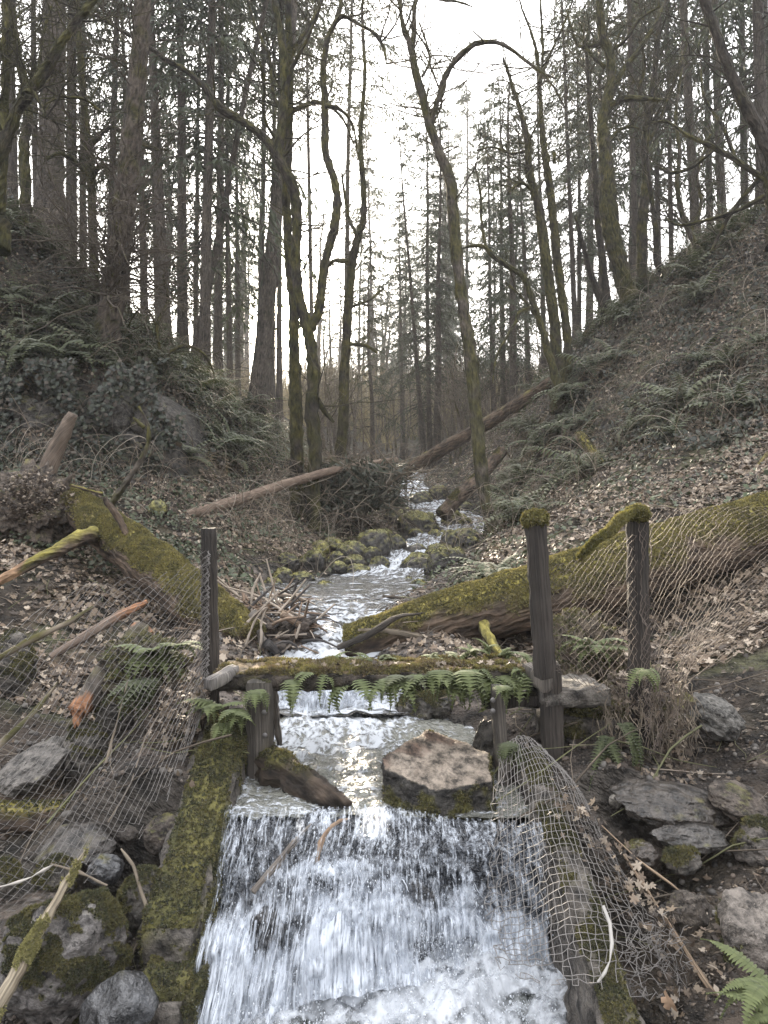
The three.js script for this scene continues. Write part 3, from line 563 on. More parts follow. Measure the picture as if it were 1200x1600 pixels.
// ---- firs: a few kinds, each trunk + boughs of needles + dead lower branches, then copies
function firKind(seed, { h = 26, r = 0.33, start = 0.32, boughs = 95, L = 3.2, dens = 1, dead = 26, green = [0.05, 0.062, 0.036], droop = 0.5 }) {
  const old = rnd; rnd = mulberry(seed);
  const root = new THREE.Group(), pts = [], rad = [];
  for (let i = 0; i <= 12; i++) { const t = i / 12; pts.push(new V3(0.12 * n3(t * 2, seed, 0) * t * 3, -0.6 + (h + 0.6) * t, 0.12 * n3(t * 2, seed, 9) * t * 3)); rad.push(r * (1 - 0.88 * t) * (i === 0 ? 1.5 : 1)); }
  part('trunk', tube(pts, rad, { seg: 14, step: 0.35, lump: 0.08, lf: 3, color: mossy(C.barkGrey, 0.16, 0.2, 0.9) }), M.bark, root);
  const crv = new THREE.CatmullRomCurve3(pts), pos = [], col = [], idx = [], uvs = [], wood = [];
  const blade = (p, d, len, w, c) => {   // a narrow drooping spray of needles
    const s = new V3(rr(-1, 1), rr(-0.3, 0.3), rr(-1, 1)).cross(d).normalize().multiplyScalar(w), o = pos.length / 3, m = p.clone().addScaledVector(d, len * 0.5), e = p.clone().addScaledVector(d, len); e.y -= len * 0.25;
    for (const q of [p, m.clone().add(s), m.clone().sub(s), e]) { pos.push(q.x, q.y, q.z); uvs.push(0, 0); col.push(...c); }
    idx.push(o, o + 1, o + 2, o + 1, o + 3, o + 2);
  };
  for (let i = 0; i < boughs; i++) {
    const t = start + (1 - start) * Math.pow((i + rnd()) / boughs, 0.9), base = crv.getPoint(Math.min(0.99, t)), a = rnd() * 6.283, len = L * (0.25 + 0.9 * (1 - t) / (1 - start)) * rr(0.55, 1.15), sparse = ss(start, start + 0.25, t);
    const d = new V3(Math.cos(a), rr(0.0, 0.35) - 0.25 * (1 - t), Math.sin(a)).normalize(), n = Math.max(4, Math.ceil(len / 0.3)), bp = [base.clone()], q = base.clone();
    for (let k = 1; k <= n; k++) {
      d.y -= droop * 0.12; d.x += rr(-0.08, 0.08); d.z += rr(-0.08, 0.08); d.normalize(); q.addScaledVector(d, len / n); bp.push(q.clone());
      const tt = k / n, sub = (0.25 + 0.75 * Math.sin(Math.min(1, tt * 1.15) * 2.6)) * 0.7 * Math.min(1, len / 2);
      for (let e = 0; e < 2; e++) for (const sd of [-1, 1]) {
        if (rnd() > (0.45 + 0.5 * sparse) * dens) continue;
        const side = new V3(-d.z * sd, rr(-0.45, 0.1), d.x * sd).addScaledVector(d, 0.55).normalize(), sp = q.clone().addScaledVector(d, rr(-0.15, 0.15)), c = mul3(mix3(green, [0.075, 0.078, 0.04], rnd() * 0.6), rr(0.65, 1.3)), nn = 3 + Math.floor(rnd() * 3);
        for (let z = 0; z < nn; z++) { const s2 = sp.clone().addScaledVector(side, sub * z / nn); s2.y -= sub * 0.12 * z * z / nn; blade(s2, side.clone().add(new V3(rr(-0.7, 0.7), rr(-0.8, 0.15), rr(-0.7, 0.7))).normalize(), rr(0.16, 0.34), rr(0.018, 0.04), c); }
      }
    }
    wood.push(tube(bp, [0.028, 0.018, 0.006], { seg: 4, step: 0.4, color: C.barkDark, cap: false }));
  }
  part('crown', geo(pos, uvs, col, idx), M.needle, root).userData.kind = 'stuff';
  for (let i = 0; i < dead; i++) { const t = rr(0.05, start + 0.15), base = crv.getPoint(t), a = rnd() * 6.283; twig(wood, base, new V3(Math.cos(a), rr(-0.3, 0.3), Math.sin(a)), rr(0.5, 2.2), 0.016, 1, { wig: 0.18, lift: -0.05, kids: 2.4, color: mossy(C.barkDark, 0.3, 0.3), knot: 0.3 }); }
  part('branches', merge(wood), M.twig, root).userData.kind = 'stuff';
  root.userData.h = h; root.userData.r = r; rnd = old;
  return root;
}
const FIRS = [
  firKind(101, { h: 26, r: 0.33, start: 0.42, boughs: 50, L: 3.2 }),
  firKind(102, { h: 30, r: 0.38, start: 0.25, boughs: 74, L: 3.8, dens: 0.95, green: [0.046, 0.06, 0.04] }),
  firKind(103, { h: 24, r: 0.27, start: 0.15, boughs: 80, L: 3.4, droop: 0.8, dead: 14, green: [0.05, 0.066, 0.036] }),
  firKind(104, { h: 28, r: 0.3, start: 0.55, boughs: 40, L: 2.8, dead: 40, dens: 0.85 }),
  firKind(105, { h: 18, r: 0.16, start: 0.2, boughs: 50, L: 2.0, dead: 12, dens: 0.9, green: [0.06, 0.072, 0.036] }),
  firKind(106, { h: 30, r: 0.34, start: 0.5, boughs: 84, L: 3.4, dead: 22, droop: 0.7 }),
];
// px, py: foot in the photograph; top: where it leaves the frame; w: width of the trunk in pixels near the foot
function fir(kind, px, py, d, w, topx, topy, hgt, spin, label, group, name = 'fir_tree', cat = 'tree') {
  const src = FIRS[kind], o = src.clone(); o.name = numbered(name); scene.add(o);
  const foot = P(px, py, d), up = P(topx, topy, d).sub(foot).normalize();
  foot.y = Math.min(foot.y, H(foot.x, d)) ;
  o.position.copy(foot); o.quaternion.setFromUnitVectors(UPV, up).multiply(new THREE.Quaternion().setFromAxisAngle(UPV, spin));
  const s = hgt / src.userData.h, k = (w / 2 * d / F) / (src.userData.r * 0.97);
  o.userData = {}; tag(o, label, cat, group);
  for (const c of o.children) c.scale.set(c.name === 'trunk' ? k : s, s, c.name === 'trunk' ? k : s);
  return o;
}
// ---------------------------------------------------------------- the trees by the stream
rnd = mulberry(2024);
bareTree('alder_tree', 'mossy forked alder left of the stream, its long limb arching to the upper left', 'tree', {
  d: 12.2, moss: 0.55, trunk: [[497, 838, 27], [490, 790, 23], [492, 700, 21], [487, 630, 21], [490, 580, 20], [482, 520, 19], [468, 465, 16], [462, 400, 15], [464, 345, 16], [457, 290, 17], [436, 246, 16], [441, 190, 14], [445, 120, 14], [440, 60, 12], [428, 0, 10], [420, -90, 7], [424, -200, 4]],
  limbs: [{ p: [[436, 248, 15], [415, 218, 14], [380, 190, 12], [345, 170, 14], [318, 135, 9], [290, 110, 8], [262, 95, 8], [225, 68, 7], [185, 45, 6], [150, 25, 5], [100, 22, 3], [60, 30, 2]], dz: 0.6, moss: 0.42 },
    { p: [[482, 520, 16], [497, 490, 15], [501, 465, 14], [508, 410, 14], [524, 350, 14], [527, 310, 13], [522, 280, 12], [509, 240, 12], [508, 195, 12], [507, 150, 11], [505, 105, 9], [514, 55, 8], [530, 18, 7], [535, -60, 6], [528, -160, 3]], dz: 0.3 },
    { p: [[516, 50, 6], [533, 26, 6], [560, 38, 5], [588, 54, 5], [600, 78, 4], [604, 100, 2]], dz: -0.3, moss: 0.5 },
    { p: [[508, 165, 7], [530, 170, 6], [548, 190, 4], [556, 220, 3], [560, 250, 2]], dz: 0.4 },
    { p: [[445, 180, 8], [428, 150, 6], [420, 90, 5], [395, 30, 4], [380, -30, 2]], dz: 0.5 },
    { p: [[489, 610, 9], [505, 640, 9], [522, 660, 4]], dz: 0.1, moss: 0.9 },
    { p: [[441, 170, 8], [455, 110, 7], [480, 60, 5], [500, 10, 4], [512, -50, 2]], dz: -0.5 }],
  twigs: 48, tl: [0.5, 1.9], from: 0.4, kids: 3, tr: 0.018 });
bareTree('alder_tree', 'straight mossy alder just behind the forked one, sun shining past its left side', 'tree', {
  d: 12.9, moss: 0.6, trunk: [[470, 822, 27], [464, 760, 22], [464, 700, 22], [462, 640, 21], [461, 580, 19], [459, 530, 17], [459, 480, 16], [453, 420, 15], [449, 350, 14], [447, 300, 13], [450, 240, 13], [452, 180, 12], [452, 100, 11], [450, 0, 10], [446, -120, 7], [450, -220, 4]],
  limbs: [{ p: [[452, 175, 8], [470, 168, 8], [490, 160, 7], [512, 165, 5], [535, 185, 4], [553, 225, 3]], dz: 0.5, moss: 0.6 }, { p: [[452, 90, 8], [470, 60, 7], [492, 25, 5], [505, -20, 4]], dz: 0.4 }, { p: [[450, 240, 5], [415, 190, 4], [412, 120, 5], [405, 95, 3]], dz: -0.4, moss: 0.7 }],
  twigs: 24, tl: [0.5, 1.6], from: 0.5, tr: 0.014 });
bareTree('alder_tree', 'leaning mossy alder right of the forked pair, with a stubby side branch halfway', 'tree', {
  d: 14.2, moss: 0.6, trunk: [[530, 745, 20], [533, 700, 17], [537, 640, 16], [537, 600, 16], [541, 530, 14], [547, 440, 14], [551, 405, 14], [558, 375, 12], [567, 345, 10], [568, 300, 9], [563, 220, 7], [570, 120, 6], [566, 20, 4], [570, -60, 2]],
  limbs: [{ p: [[549, 412, 9], [538, 408, 9], [520, 408, 6], [512, 416, 3]], dz: 0, moss: 0.85 }, { p: [[537, 540, 6], [560, 538, 6], [578, 543, 5], [590, 552, 3]], dz: -0.2, moss: 0.8 }, { p: [[560, 370, 6], [545, 340, 5], [538, 300, 4], [534, 270, 2]], dz: 0.4 }, { p: [[545, 480, 5], [575, 470, 4], [600, 450, 3]], dz: 0.6 }],
  twigs: 30, tl: [0.5, 1.6], from: 0.3, tr: 0.012 });
bareTree('alder_tree', 'tall S-curved mossy alder standing right beside the stream boulders', 'tree', {
  d: 12.0, moss: 0.58, base: C.barkGrey, foot: 1.2, trunk: [[771, 842, 23], [764, 800, 21], [755, 760, 21], [747, 690, 21], [742, 630, 20], [737, 570, 21], [730, 520, 19], [722, 470, 18], [714, 400, 18], [708, 340, 17], [704, 285, 18], [690, 247, 15], [674, 205, 14], [664, 165, 13], [650, 115, 12], [641, 70, 10], [630, 40, 7], [624, 0, 5], [618, -80, 4]],
  limbs: [{ p: [[674, 190, 10], [683, 160, 9], [694, 125, 9], [706, 102, 8], [722, 84, 9], [745, 68, 8], [775, 66, 6], [800, 78, 5], [822, 95, 5], [846, 113, 4], [868, 123, 2]], dz: -0.5, moss: 0.5 }, { p: [[642, 85, 8], [647, 50, 8], [648, 10, 6], [660, -10, 5], [690, 0, 4], [712, 2, 3], [738, 10, 2]], dz: 0.4 }, { p: [[660, 120, 5], [672, 95, 4], [664, 60, 3], [655, 35, 2]], dz: 0.3 }, { p: [[846, 112, 3], [868, 140, 3], [885, 175, 2]], d: 11.5, dz: 0 }, { p: [[676, 195, 4], [690, 160, 3], [675, 110, 3], [660, 80, 2]], dz: 0.2 }],
  twigs: 44, tl: [0.5, 1.7], from: 0.5, tr: 0.016 });
bareTree('maple_tree', 'thin mossy maple on the right bank reaching a crooked limb out to the left', 'tree', {
  d: 14.6, moss: 0.68, trunk: [[874, 612, 17], [865, 580, 13], [855, 545, 12], [847, 512, 11], [836, 482, 10], [827, 455, 10], [818, 432, 9], [800, 420, 8], [785, 410, 8], [768, 398, 7], [757, 386, 6], [740, 384, 5], [722, 388, 3]],
  limbs: [{ p: [[760, 390, 6], [755, 365, 5], [752, 340, 4], [750, 300, 4], [742, 255, 2]], dz: 0.2 }, { p: [[832, 480, 6], [812, 488, 6], [805, 505, 5], [790, 530, 4], [775, 560, 3], [770, 600, 2]], dz: -0.4 }, { p: [[845, 505, 5], [820, 470, 4], [790, 440, 3]], dz: 0.5 }],
  twigs: 18, tl: [0.4, 1.2], from: 0.2, lift: 0.04, tr: 0.01 });
bareTree('maple_tree', 'mossy double stemmed maple at the foot of the right bank, upright stems', 'tree', {
  d: 15, moss: 0.62, trunk: [[878, 612, 25], [871, 560, 18], [866, 500, 17], [858, 440, 16], [850, 385, 16], [843, 330, 15], [834, 295, 13], [826, 265, 13], [825, 225, 11], [815, 180, 7], [806, 150, 6], [796, 120, 5], [786, 90, 3]],
  limbs: [{ p: [[884, 600, 18], [888, 570, 15], [886, 525, 14], [877, 455, 14], [869, 390, 14], [862, 320, 13], [856, 275, 13], [851, 235, 12], [846, 190, 8], [843, 140, 7], [838, 80, 6], [828, 45, 4], [818, 20, 3], [806, -20, 2]], d: 15.3, dz: 0.2 },
    { p: [[843, 130, 5], [848, 90, 4], [846, 30, 4], [842, -30, 2]], dz: 0.3 }, { p: [[846, 120, 5], [862, 80, 4], [880, 40, 3], [895, 0, 2]], dz: -0.3 }, { p: [[866, 255, 5], [866, 238, 6]], dz: 0, moss: 1 }, { p: [[826, 235, 5], [800, 240, 4], [770, 230, 3], [745, 235, 2]], dz: 0.4 }, { p: [[833, 300, 5], [815, 285, 4], [795, 300, 3]], dz: -0.5, moss: 0.9 }],
  twigs: 56, tl: [0.5, 1.9], from: 0.3, tr: 0.016, kids: 3 });
bareTree('maple_tree', 'thick ivy grown maple on the right bank forking near the top edge', 'tree', {
  d: 16, moss: 0.62, trunk: [[992, 500, 40], [984, 470, 29], [976, 445, 27], [966, 410, 27], [957, 375, 26], [950, 320, 27], [949, 280, 24], [944, 225, 20], [941, 195, 17], [945, 170, 16], [955, 120, 14], [952, 80, 14], [943, 60, 14], [938, 25, 13], [936, -30, 11], [930, -120, 7], [938, -220, 4]],
  limbs: [{ p: [[948, 165, 10], [960, 135, 9], [972, 112, 9], [995, 82, 8], [1012, 58, 7], [1028, 28, 5], [1042, -5, 4]], dz: 0.5 }, { p: [[950, 170, 8], [966, 158, 9], [985, 153, 9], [1010, 155, 7], [1040, 156, 3]], dz: -0.4, moss: 0.65 }, { p: [[946, 105, 7], [930, 92, 6], [918, 78, 5], [911, 62, 4], [914, 45, 2]], dz: 0.2 }, { p: [[948, 60, 8], [930, 70, 7], [905, 72, 5], [893, 45, 4], [885, 15, 3]], dz: 0.4 }, { p: [[952, 80, 6], [975, 65, 5], [1000, 30, 4], [1030, 10, 3]], dz: -0.5 }, { p: [[944, 230, 5], [965, 205, 5], [985, 198, 4], [1010, 205, 2]], dz: 0.5 }],
  twigs: 50, tl: [0.6, 2.2], from: 0.4, tr: 0.014, kids: 2.6 });
bareTree('maple_tree', 'slim dark maple on the right bank next to the ivy grown one', 'tree', {
  d: 17, moss: 0.5, trunk: [[1003, 470, 18], [1002, 420, 15], [1003, 350, 15], [1008, 300, 14], [1010, 265, 13], [1007, 235, 12], [1010, 200, 12], [1015, 165, 11], [1022, 120, 9], [1026, 80, 8], [1030, 30, 6], [1026, -40, 4]],
  limbs: [{ p: [[1008, 235, 6], [1030, 190, 6], [1045, 150, 5], [1060, 110, 4], [1075, 60, 2]], dz: 0.6 }, { p: [[1012, 180, 6], [1000, 140, 5], [1008, 100, 4], [998, 60, 3]], dz: -0.4 }],
  twigs: 46, tl: [0.6, 2.0], from: 0.3, tr: 0.013 });
bareTree('sapling_tree', 'leaning sapling with a bend, right of the slim dark maple', 'tree', {
  d: 16, moss: 0.45, trunk: [[1047, 445, 11], [1036, 425, 11], [1026, 408, 10], [1026, 380, 9], [1022, 340, 8], [1017, 300, 7], [1012, 250, 4], [1015, 180, 2]], twigs: 14, tl: [0.4, 1.2], from: 0.2, tr: 0.01 });
bareTree('tree_snag', 'bare pointed snag leaning left behind the right bank maples', 'tree', { d: 17, moss: 0.25, trunk: [[948, 505, 11], [940, 475, 11], [922, 425, 9], [910, 380, 7], [899, 338, 4]], twigs: 4, tl: [0.3, 0.6], depth: 0 });
bareTree('conifer_snag', 'slender dark trunk leaning slightly behind the left of the ivy maple', 'tree', { d: 18, moss: 0.3, trunk: [[953, 505, 14], [945, 440, 12], [935, 350, 11], [928, 250, 8], [920, 150, 6], [915, 60, 4]], twigs: 30, tl: [0.5, 1.5], depth: 1, from: 0.2 });
bareTree('cedar_snag', 'dark bare trunk crossing the upper right corner, leaning left', 'tree', { d: 11, moss: 0.3, base: C.barkDark, foot: 1.05, lump: 0.1, trunk: [[1300, 430, 22], [1250, 330, 21], [1200, 232, 20], [1186, 205, 20], [1165, 165, 19], [1148, 130, 17], [1125, 70, 15], [1100, 0, 14], [1070, -80, 11], [1045, -150, 8]], twigs: 10, tl: [0.5, 1.5], depth: 1 });
bareTree('maple_tree', 'spreading maple at the right edge, thin limbs sweeping down to the left', 'tree', {
  d: 13, moss: 0.5, trunk: [[1215, 350, 22], [1205, 300, 19], [1203, 262, 17], [1225, 190, 14], [1215, 120, 12], [1230, 0, 8]],
  limbs: [{ p: [[1206, 255, 9], [1185, 280, 8], [1160, 310, 8], [1135, 345, 7], [1110, 395, 4]], dz: 0.5 }, { p: [[1205, 290, 9], [1150, 250, 8], [1105, 225, 8], [1075, 212, 6], [1040, 190, 4], [1005, 195, 2]], dz: 1, moss: 0.6 }, { p: [[1150, 250, 6], [1130, 200, 5], [1100, 150, 4], [1095, 90, 2]], d: 13.5, dz: 0.5 }, { p: [[1120, 230, 6], [1080, 262, 5], [1050, 270, 5], [1030, 262, 3]], d: 13.6, dz: 0.5 }, { p: [[1206, 300, 8], [1150, 330, 6], [1100, 345, 5], [1060, 352, 4], [1040, 340, 2]], dz: 1 }],
  twigs: 46, tl: [0.5, 1.8], from: 0.1, tr: 0.013, kids: 2.8 });
bareTree('maple_tree', 'thin forked maple growing out of the top of the right bank, pale lichen on it', 'tree', {
  d: 15.5, moss: 0.5, base: C.barkGrey, trunk: [[1095, 398, 12], [1080, 370, 9], [1065, 330, 8], [1058, 290, 7], [1062, 240, 6], [1056, 180, 5], [1068, 90, 3]],
  limbs: [{ p: [[1078, 365, 6], [1095, 320, 5], [1090, 270, 4], [1110, 210, 3]], dz: 0.4 }], twigs: 30, tl: [0.5, 1.6], from: 0.2, tr: 0.011 });
// left side
bareTree('cedar_tree', 'large leaning cedar with flared roots gripping the top of the left cliff', 'tree', {
  d: 11.4, moss: 0.36, foot: 1.55, lump: 0.16, seg: 18, base: (p) => mix3(C.barkGrey(p), [0.1, 0.075, 0.058], 0.4), trunk: [[162, 560, 46], [170, 505, 38], [179, 440, 36], [188, 370, 35], [196, 310, 34], [203, 240, 32], [209, 180, 30], [216, 100, 27], [223, 0, 24], [232, -120, 19], [240, -260, 12]],
  limbs: [{ p: [[178, 500, 8], [172, 470, 7], [174, 440, 6], [186, 415, 5], [190, 380, 3]], d: 11.15, dz: 0, moss: 0.6 }],
  twigs: 86, tl: [0.9, 2.6], from: 0.18, tr: 0.016, kids: 3.4, wig: 0.34, lift: -0.03, depth: 2 });
bareTree('maple_tree', 'mossy slanted maple limb rising to the right in the upper left corner', 'tree', {
  d: 9.5, moss: 0.62, trunk: [[-60, 420, 24], [-40, 330, 22], [8, 222, 19], [30, 168, 17], [58, 128, 17], [84, 88, 15], [102, 58, 13], [122, 30, 12], [146, 0, 11], [175, -60, 8], [190, -140, 5]],
  limbs: [{ p: [[12, 215, 9], [-5, 150, 8], [-2, 90, 8], [10, 40, 8], [8, -30, 5]], dz: 0.5 }, { p: [[28, 150, 7], [48, 142, 6], [64, 165, 5], [72, 185, 3]], dz: -0.4 }, { p: [[60, 128, 5], [95, 150, 4], [130, 155, 3], [160, 175, 2]], dz: 0.4 }],
  twigs: 46, tl: [0.5, 1.7], from: 0.2, tr: 0.012, kids: 3.4, wig: 0.36, lift: -0.02 });
bareTree('alder_tree', 'mossy trunk at the left edge of the picture, straight and narrow', 'tree', { d: 10, moss: 0.66, trunk: [[-4, 345, 22], [2, 280, 15], [6, 200, 13], [9, 120, 13], [10, 50, 12], [8, -40, 10], [16, -140, 6]], twigs: 26, tl: [0.5, 1.6], kids: 3, wig: 0.34, lift: -0.02, tr: 0.012 });
bareTree('alder_tree', 'mossy leaning alder in front of the big fir trunk at upper left', 'tree', { d: 12.5, moss: 0.6, trunk: [[40, 372, 22], [40, 310, 17], [38, 230, 16], [44, 160, 14], [34, 110, 13], [24, 60, 12], [18, -10, 9], [12, -100, 5]], limbs: [{ p: [[42, 150, 7], [60, 110, 6], [66, 60, 5], [80, 10, 3]], dz: 0.4 }], twigs: 40, tl: [0.6, 1.8], kids: 3.2, wig: 0.34, lift: -0.03, tr: 0.012 });
bareTree('maple_tree', 'mossy maple full of curly branches between the big fir and the cedar', 'tree', { d: 13.5, moss: 0.66, trunk: [[146, 470, 16], [146, 400, 13], [143, 300, 13], [140, 240, 12], [132, 170, 11], [125, 80, 10], [122, -20, 7]], limbs: [{ p: [[141, 280, 8], [120, 255, 8], [95, 240, 6], [70, 250, 4]], dz: -0.6, moss: 0.8 }, { p: [[142, 300, 8], [150, 265, 8], [166, 262, 7], [168, 278, 3]], dz: -0.7, moss: 0.8 }, { p: [[140, 230, 7], [170, 200, 6], [200, 210, 5], [235, 232, 5], [262, 234, 3]], dz: -1, moss: 0.6 }], twigs: 70, tl: [0.5, 1.9], kids: 3.4, wig: 0.4, lift: -0.04, tr: 0.012, from: 0.1 });
bareTree('vine_maple', 'low tangled mossy vine maple hanging over the fern bank below the cedar', 'tree', { d: 12, moss: 0.66, trunk: [[215, 640, 9], [232, 600, 8], [250, 560, 7], [245, 510, 6], [262, 470, 5], [255, 430, 3]], limbs: [{ p: [[232, 600, 6], [205, 580, 5], [190, 600, 4], [185, 630, 2]], dz: -0.3 }, { p: [[250, 560, 6], [290, 540, 5], [320, 555, 4], [335, 585, 2]], dz: 0.3 }, { p: [[246, 510, 5], [225, 480, 4], [205, 500, 3], [190, 545, 2]], dz: -0.2 }], twigs: 34, tl: [0.4, 1.1], kids: 3.2, wig: 0.42, lift: -0.06, tr: 0.009, from: 0.05 });

// ---------------------------------------------------------------- firs and hemlocks
[
  [0, 77, 372, 16, 40, 80, 0, 27, 'broad furrowed fir trunk in the upper left behind mossy branches'],
  [3, 226, 545, 20, 12, 220, 200, 24, 'thin fir trunk immediately right of the leaning cedar'],
  [0, 262, 575, 19, 17, 248, 250, 25, 'fir trunk second to the right of the leaning cedar'],
  [1, 286, 580, 21, 17, 284, 250, 27, 'straight fir on the left ridge, left of the dark pair of trunks'],
  [2, 318, 600, 19, 18, 325, 300, 25, 'darkest fir of the left ridge with drooping green boughs low down'],
  [3, 297, 588, 20, 12, 327, 440, 22, 'slanting thin fir crossing behind the darkest ridge fir'],
  [3, 402, 650, 21, 27, 436, 250, 27, 'big fir left of the sun, trunk leaning a little to the right'],
  [0, 405, 575, 27, 10, 409, 280, 26, 'thin fir behind the big leaning fir left of the sun'],
  [5, 436, 610, 25, 10, 437, 300, 27, 'thin trunk standing right in front of the low sun'],
  [0, 360, 600, 30, 10, 356, 250, 24, 'bushy fir at the sky gap left of the big leaning fir'],
  [4, 583, 700, 26, 8, 577, 400, 9, 'thin pole of a fir right of the alder clump, bare below'],
  [1, 665, 700, 29, 9, 637, 350, 15, 'narrow fir leaning left, leftmost of the trio behind the curved alder'],
  [2, 672, 702, 30, 9, 666, 350, 17, 'narrow fir in the middle of the trio behind the curved alder'],
  [1, 683, 705, 28, 13, 688, 300, 14, 'thickest fir of the trio behind the curved alder'],
  [2, 803, 625, 22, 14, 800, 350, 11, 'dark fir right of the curved alder with a bushy crown'],
  [2, 773, 620, 26, 9, 764, 350, 12, 'fir behind the right fallen trunk, crown filling the sky gap'],
  [2, 787, 625, 30, 10, 782, 300, 15, 'slimmer fir just left of the dark bushy one'],
  [2, 826, 612, 28, 9, 818, 330, 12, 'fir seen between the thin maple and the double stemmed maple'],
  [1, 900, 540, 26, 9, 888, 250, 17, 'fir behind the double stemmed maple on the right ridge'],
  [2, 800, 600, 34, 7, 806, 300, 13, 'small far fir beside the dark bushy one'],
  [1, 995, 470, 24, 10, 988, 200, 26, 'straight thin fir between the ivy maple and the right edge'],
  [0, 1090, 420, 22, 15, 1075, 150, 30, 'tall pale fir trunk on the right ridge below the top corner'],
  [2, 1130, 400, 24, 14, 1120, 100, 28, 'heavily branched fir behind the spreading maple at right'],
  [2, 1195, 380, 19, 20, 1185, 50, 26, 'dark dense fir filling the upper right corner'],
  [1, 1050, 455, 26, 8, 1046, 200, 25, 'thin fir behind the forked lichen maple'],
  [2, 905, 520, 32, 8, 905, 250, 16, 'far fir showing left of the ivy grown maple'],
  [5, 490, 640, 30, 8, 484, 300, 30, 'fir behind the fork of the forked alder'],
  [5, 540, 660, 34, 10, 545, 200, 34, 'tall fir whose hanging boughs fill the sky above the leaning alder'],
  [5, 425, 620, 34, 10, 428, 200, 34, 'tall hemlock with a dense crown above the arching limb'],
  [1, 340, 590, 26, 14, 345, 200, 30, 'dense fir crown right of the cedar, high above the ridge'],
  [3, 170, 520, 24, 12, 178, 200, 28, 'fir trunk half hidden behind the leaning cedar'],
  [1, 110, 450, 22, 18, 112, 100, 27, 'fir trunk between the big fir and the cedar at left'],
  [0, 20, 380, 20, 20, 16, 100, 27, 'fir trunk at the far upper left edge'],
  [2, 248, 560, 29, 9, 240, 250, 24, 'green hemlock filling the gap right of the leaning cedar, behind thin trunks'],
  [2, 305, 590, 31, 9, 308, 300, 25, 'bushy hemlock behind the dark left ridge trunks'],
  [2, 372, 610, 34, 9, 370, 300, 20, 'short bushy hemlock low on the left ridge beside the sky gap'],
  [2, 200, 530, 31, 10, 196, 250, 26, 'hemlock whose boughs show around the upper cedar trunk'],
  [2, 130, 470, 29, 12, 130, 200, 27, 'hemlock crown behind the mossy curly branched maple'],
  [1, 60, 400, 27, 12, 55, 150, 28, 'dense crowned fir behind the big fir trunk at upper left'],
  [2, 940, 510, 30, 9, 938, 250, 24, 'hemlock behind the ivy grown maple trunk'],
  [2, 1030, 460, 31, 9, 1026, 200, 25, 'hemlock crown behind the slim dark maple'],
  [1, 1110, 420, 29, 11, 1105, 150, 27, 'dense fir crown behind the pale trunk at upper right'],
  [1, 1165, 400, 27, 12, 1160, 100, 28, 'dark fir crown behind the sweeping maple limbs'],
  [2, 850, 580, 33, 9, 846, 300, 16, 'hemlock seen between the double maple stems'],
  [1, 630, 690, 40, 8, 622, 300, 15, 'far hemlock in the middle of the valley gap'],
].forEach(([k, x, y, d, w, tx, ty, h, l], i) => fir(k, x, y, d, w, tx, ty, h, i * 1.7 + 0.4, l));
// firs that nothing tells apart: the wood standing on the ridges and up the valley
{
  const rows = [
    ['thin fir trunk in the wood on the left ridge', 'firs on the left ridge', 4, () => [rr(-26, -5), rr(26, 60)]],
    ['thin fir trunk in the wood on the right ridge', 'firs on the right ridge', 4, () => [rr(7, 32), rr(26, 60)]],
    ['hazy fir far up the valley behind the stream', 'firs far up the valley', 62, () => { const d = rr(62, 120); return [(rr(330, 790) - 600) / F * d, d]; }],
  ];
  for (const [label, group, n, f] of rows) for (let i = 0; i < n; i++) {
    const [x, d] = f(), px = 600 + x / d * F; if (d < 62 && (px > 575 && px < 632 || px > 690 && px < 750 || px > 330 && px < 545)) continue; if (px > 404 && px < 492) continue;
    fir(Math.floor(rnd() * 5), px, 800 - H(x, d) / d * F, d, rr(0.3, 0.75) / d * F, px + rr(-6, 6), 800 - H(x, d) / d * F - 300, d > 62 ? (px > 550 ? rr(20, 36) : rr(14, 27)) * (px > 580 && px < 632 ? 0.55 : 1) : rr(18, 30), rnd() * 6, label, group);
  }
}
// bare young trees standing in the valley behind the stream
{
  const kinds = [];
  for (let s = 0; s < 3; s++) {
    const root = new THREE.Group(), out = [], h = 7 + s * 1.5, pts = []; for (let i = 0; i < 7; i++) pts.push(new V3(0.25 * rr(-1, 1) * i / 4, h * i / 6 - 0.2, 0.25 * rr(-1, 1) * i / 4));
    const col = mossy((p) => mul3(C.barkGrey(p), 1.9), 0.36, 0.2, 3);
    part('trunk', tube(pts, [0.07, 0.05, 0.035, 0.012], { seg: 6, step: 0.4, lump: 0.15, color: col }), M.bark, root);
    for (let i = 0; i < 30; i++) { const p = pts[1 + Math.floor(rnd() * 5)].clone(); p.y += rr(0, 1); twig(out, p, new V3(rr(-1, 1), rr(0.1, 1), rr(-1, 1)), rr(0.8, 2.4), 0.014, 1, { wig: 0.2, lift: 0.05, kids: 2.2, color: col, knot: 0.25 }); }
    part('twigs', merge(out), M.twig, root).userData.kind = 'stuff'; kinds.push(root);
  }
  for (let i = 0; i < 110; i++) {
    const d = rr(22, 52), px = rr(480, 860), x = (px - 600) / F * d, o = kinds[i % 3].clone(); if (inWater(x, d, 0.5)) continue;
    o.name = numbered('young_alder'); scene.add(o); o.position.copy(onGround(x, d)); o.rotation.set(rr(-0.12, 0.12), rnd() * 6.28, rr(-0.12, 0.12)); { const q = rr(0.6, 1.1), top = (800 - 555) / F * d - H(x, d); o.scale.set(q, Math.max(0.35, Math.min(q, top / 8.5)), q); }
    o.userData = {}; tag(o, 'slender bare young alder in the hazy thicket behind the stream', 'tree', 'bare young alders up the valley');
  }
}

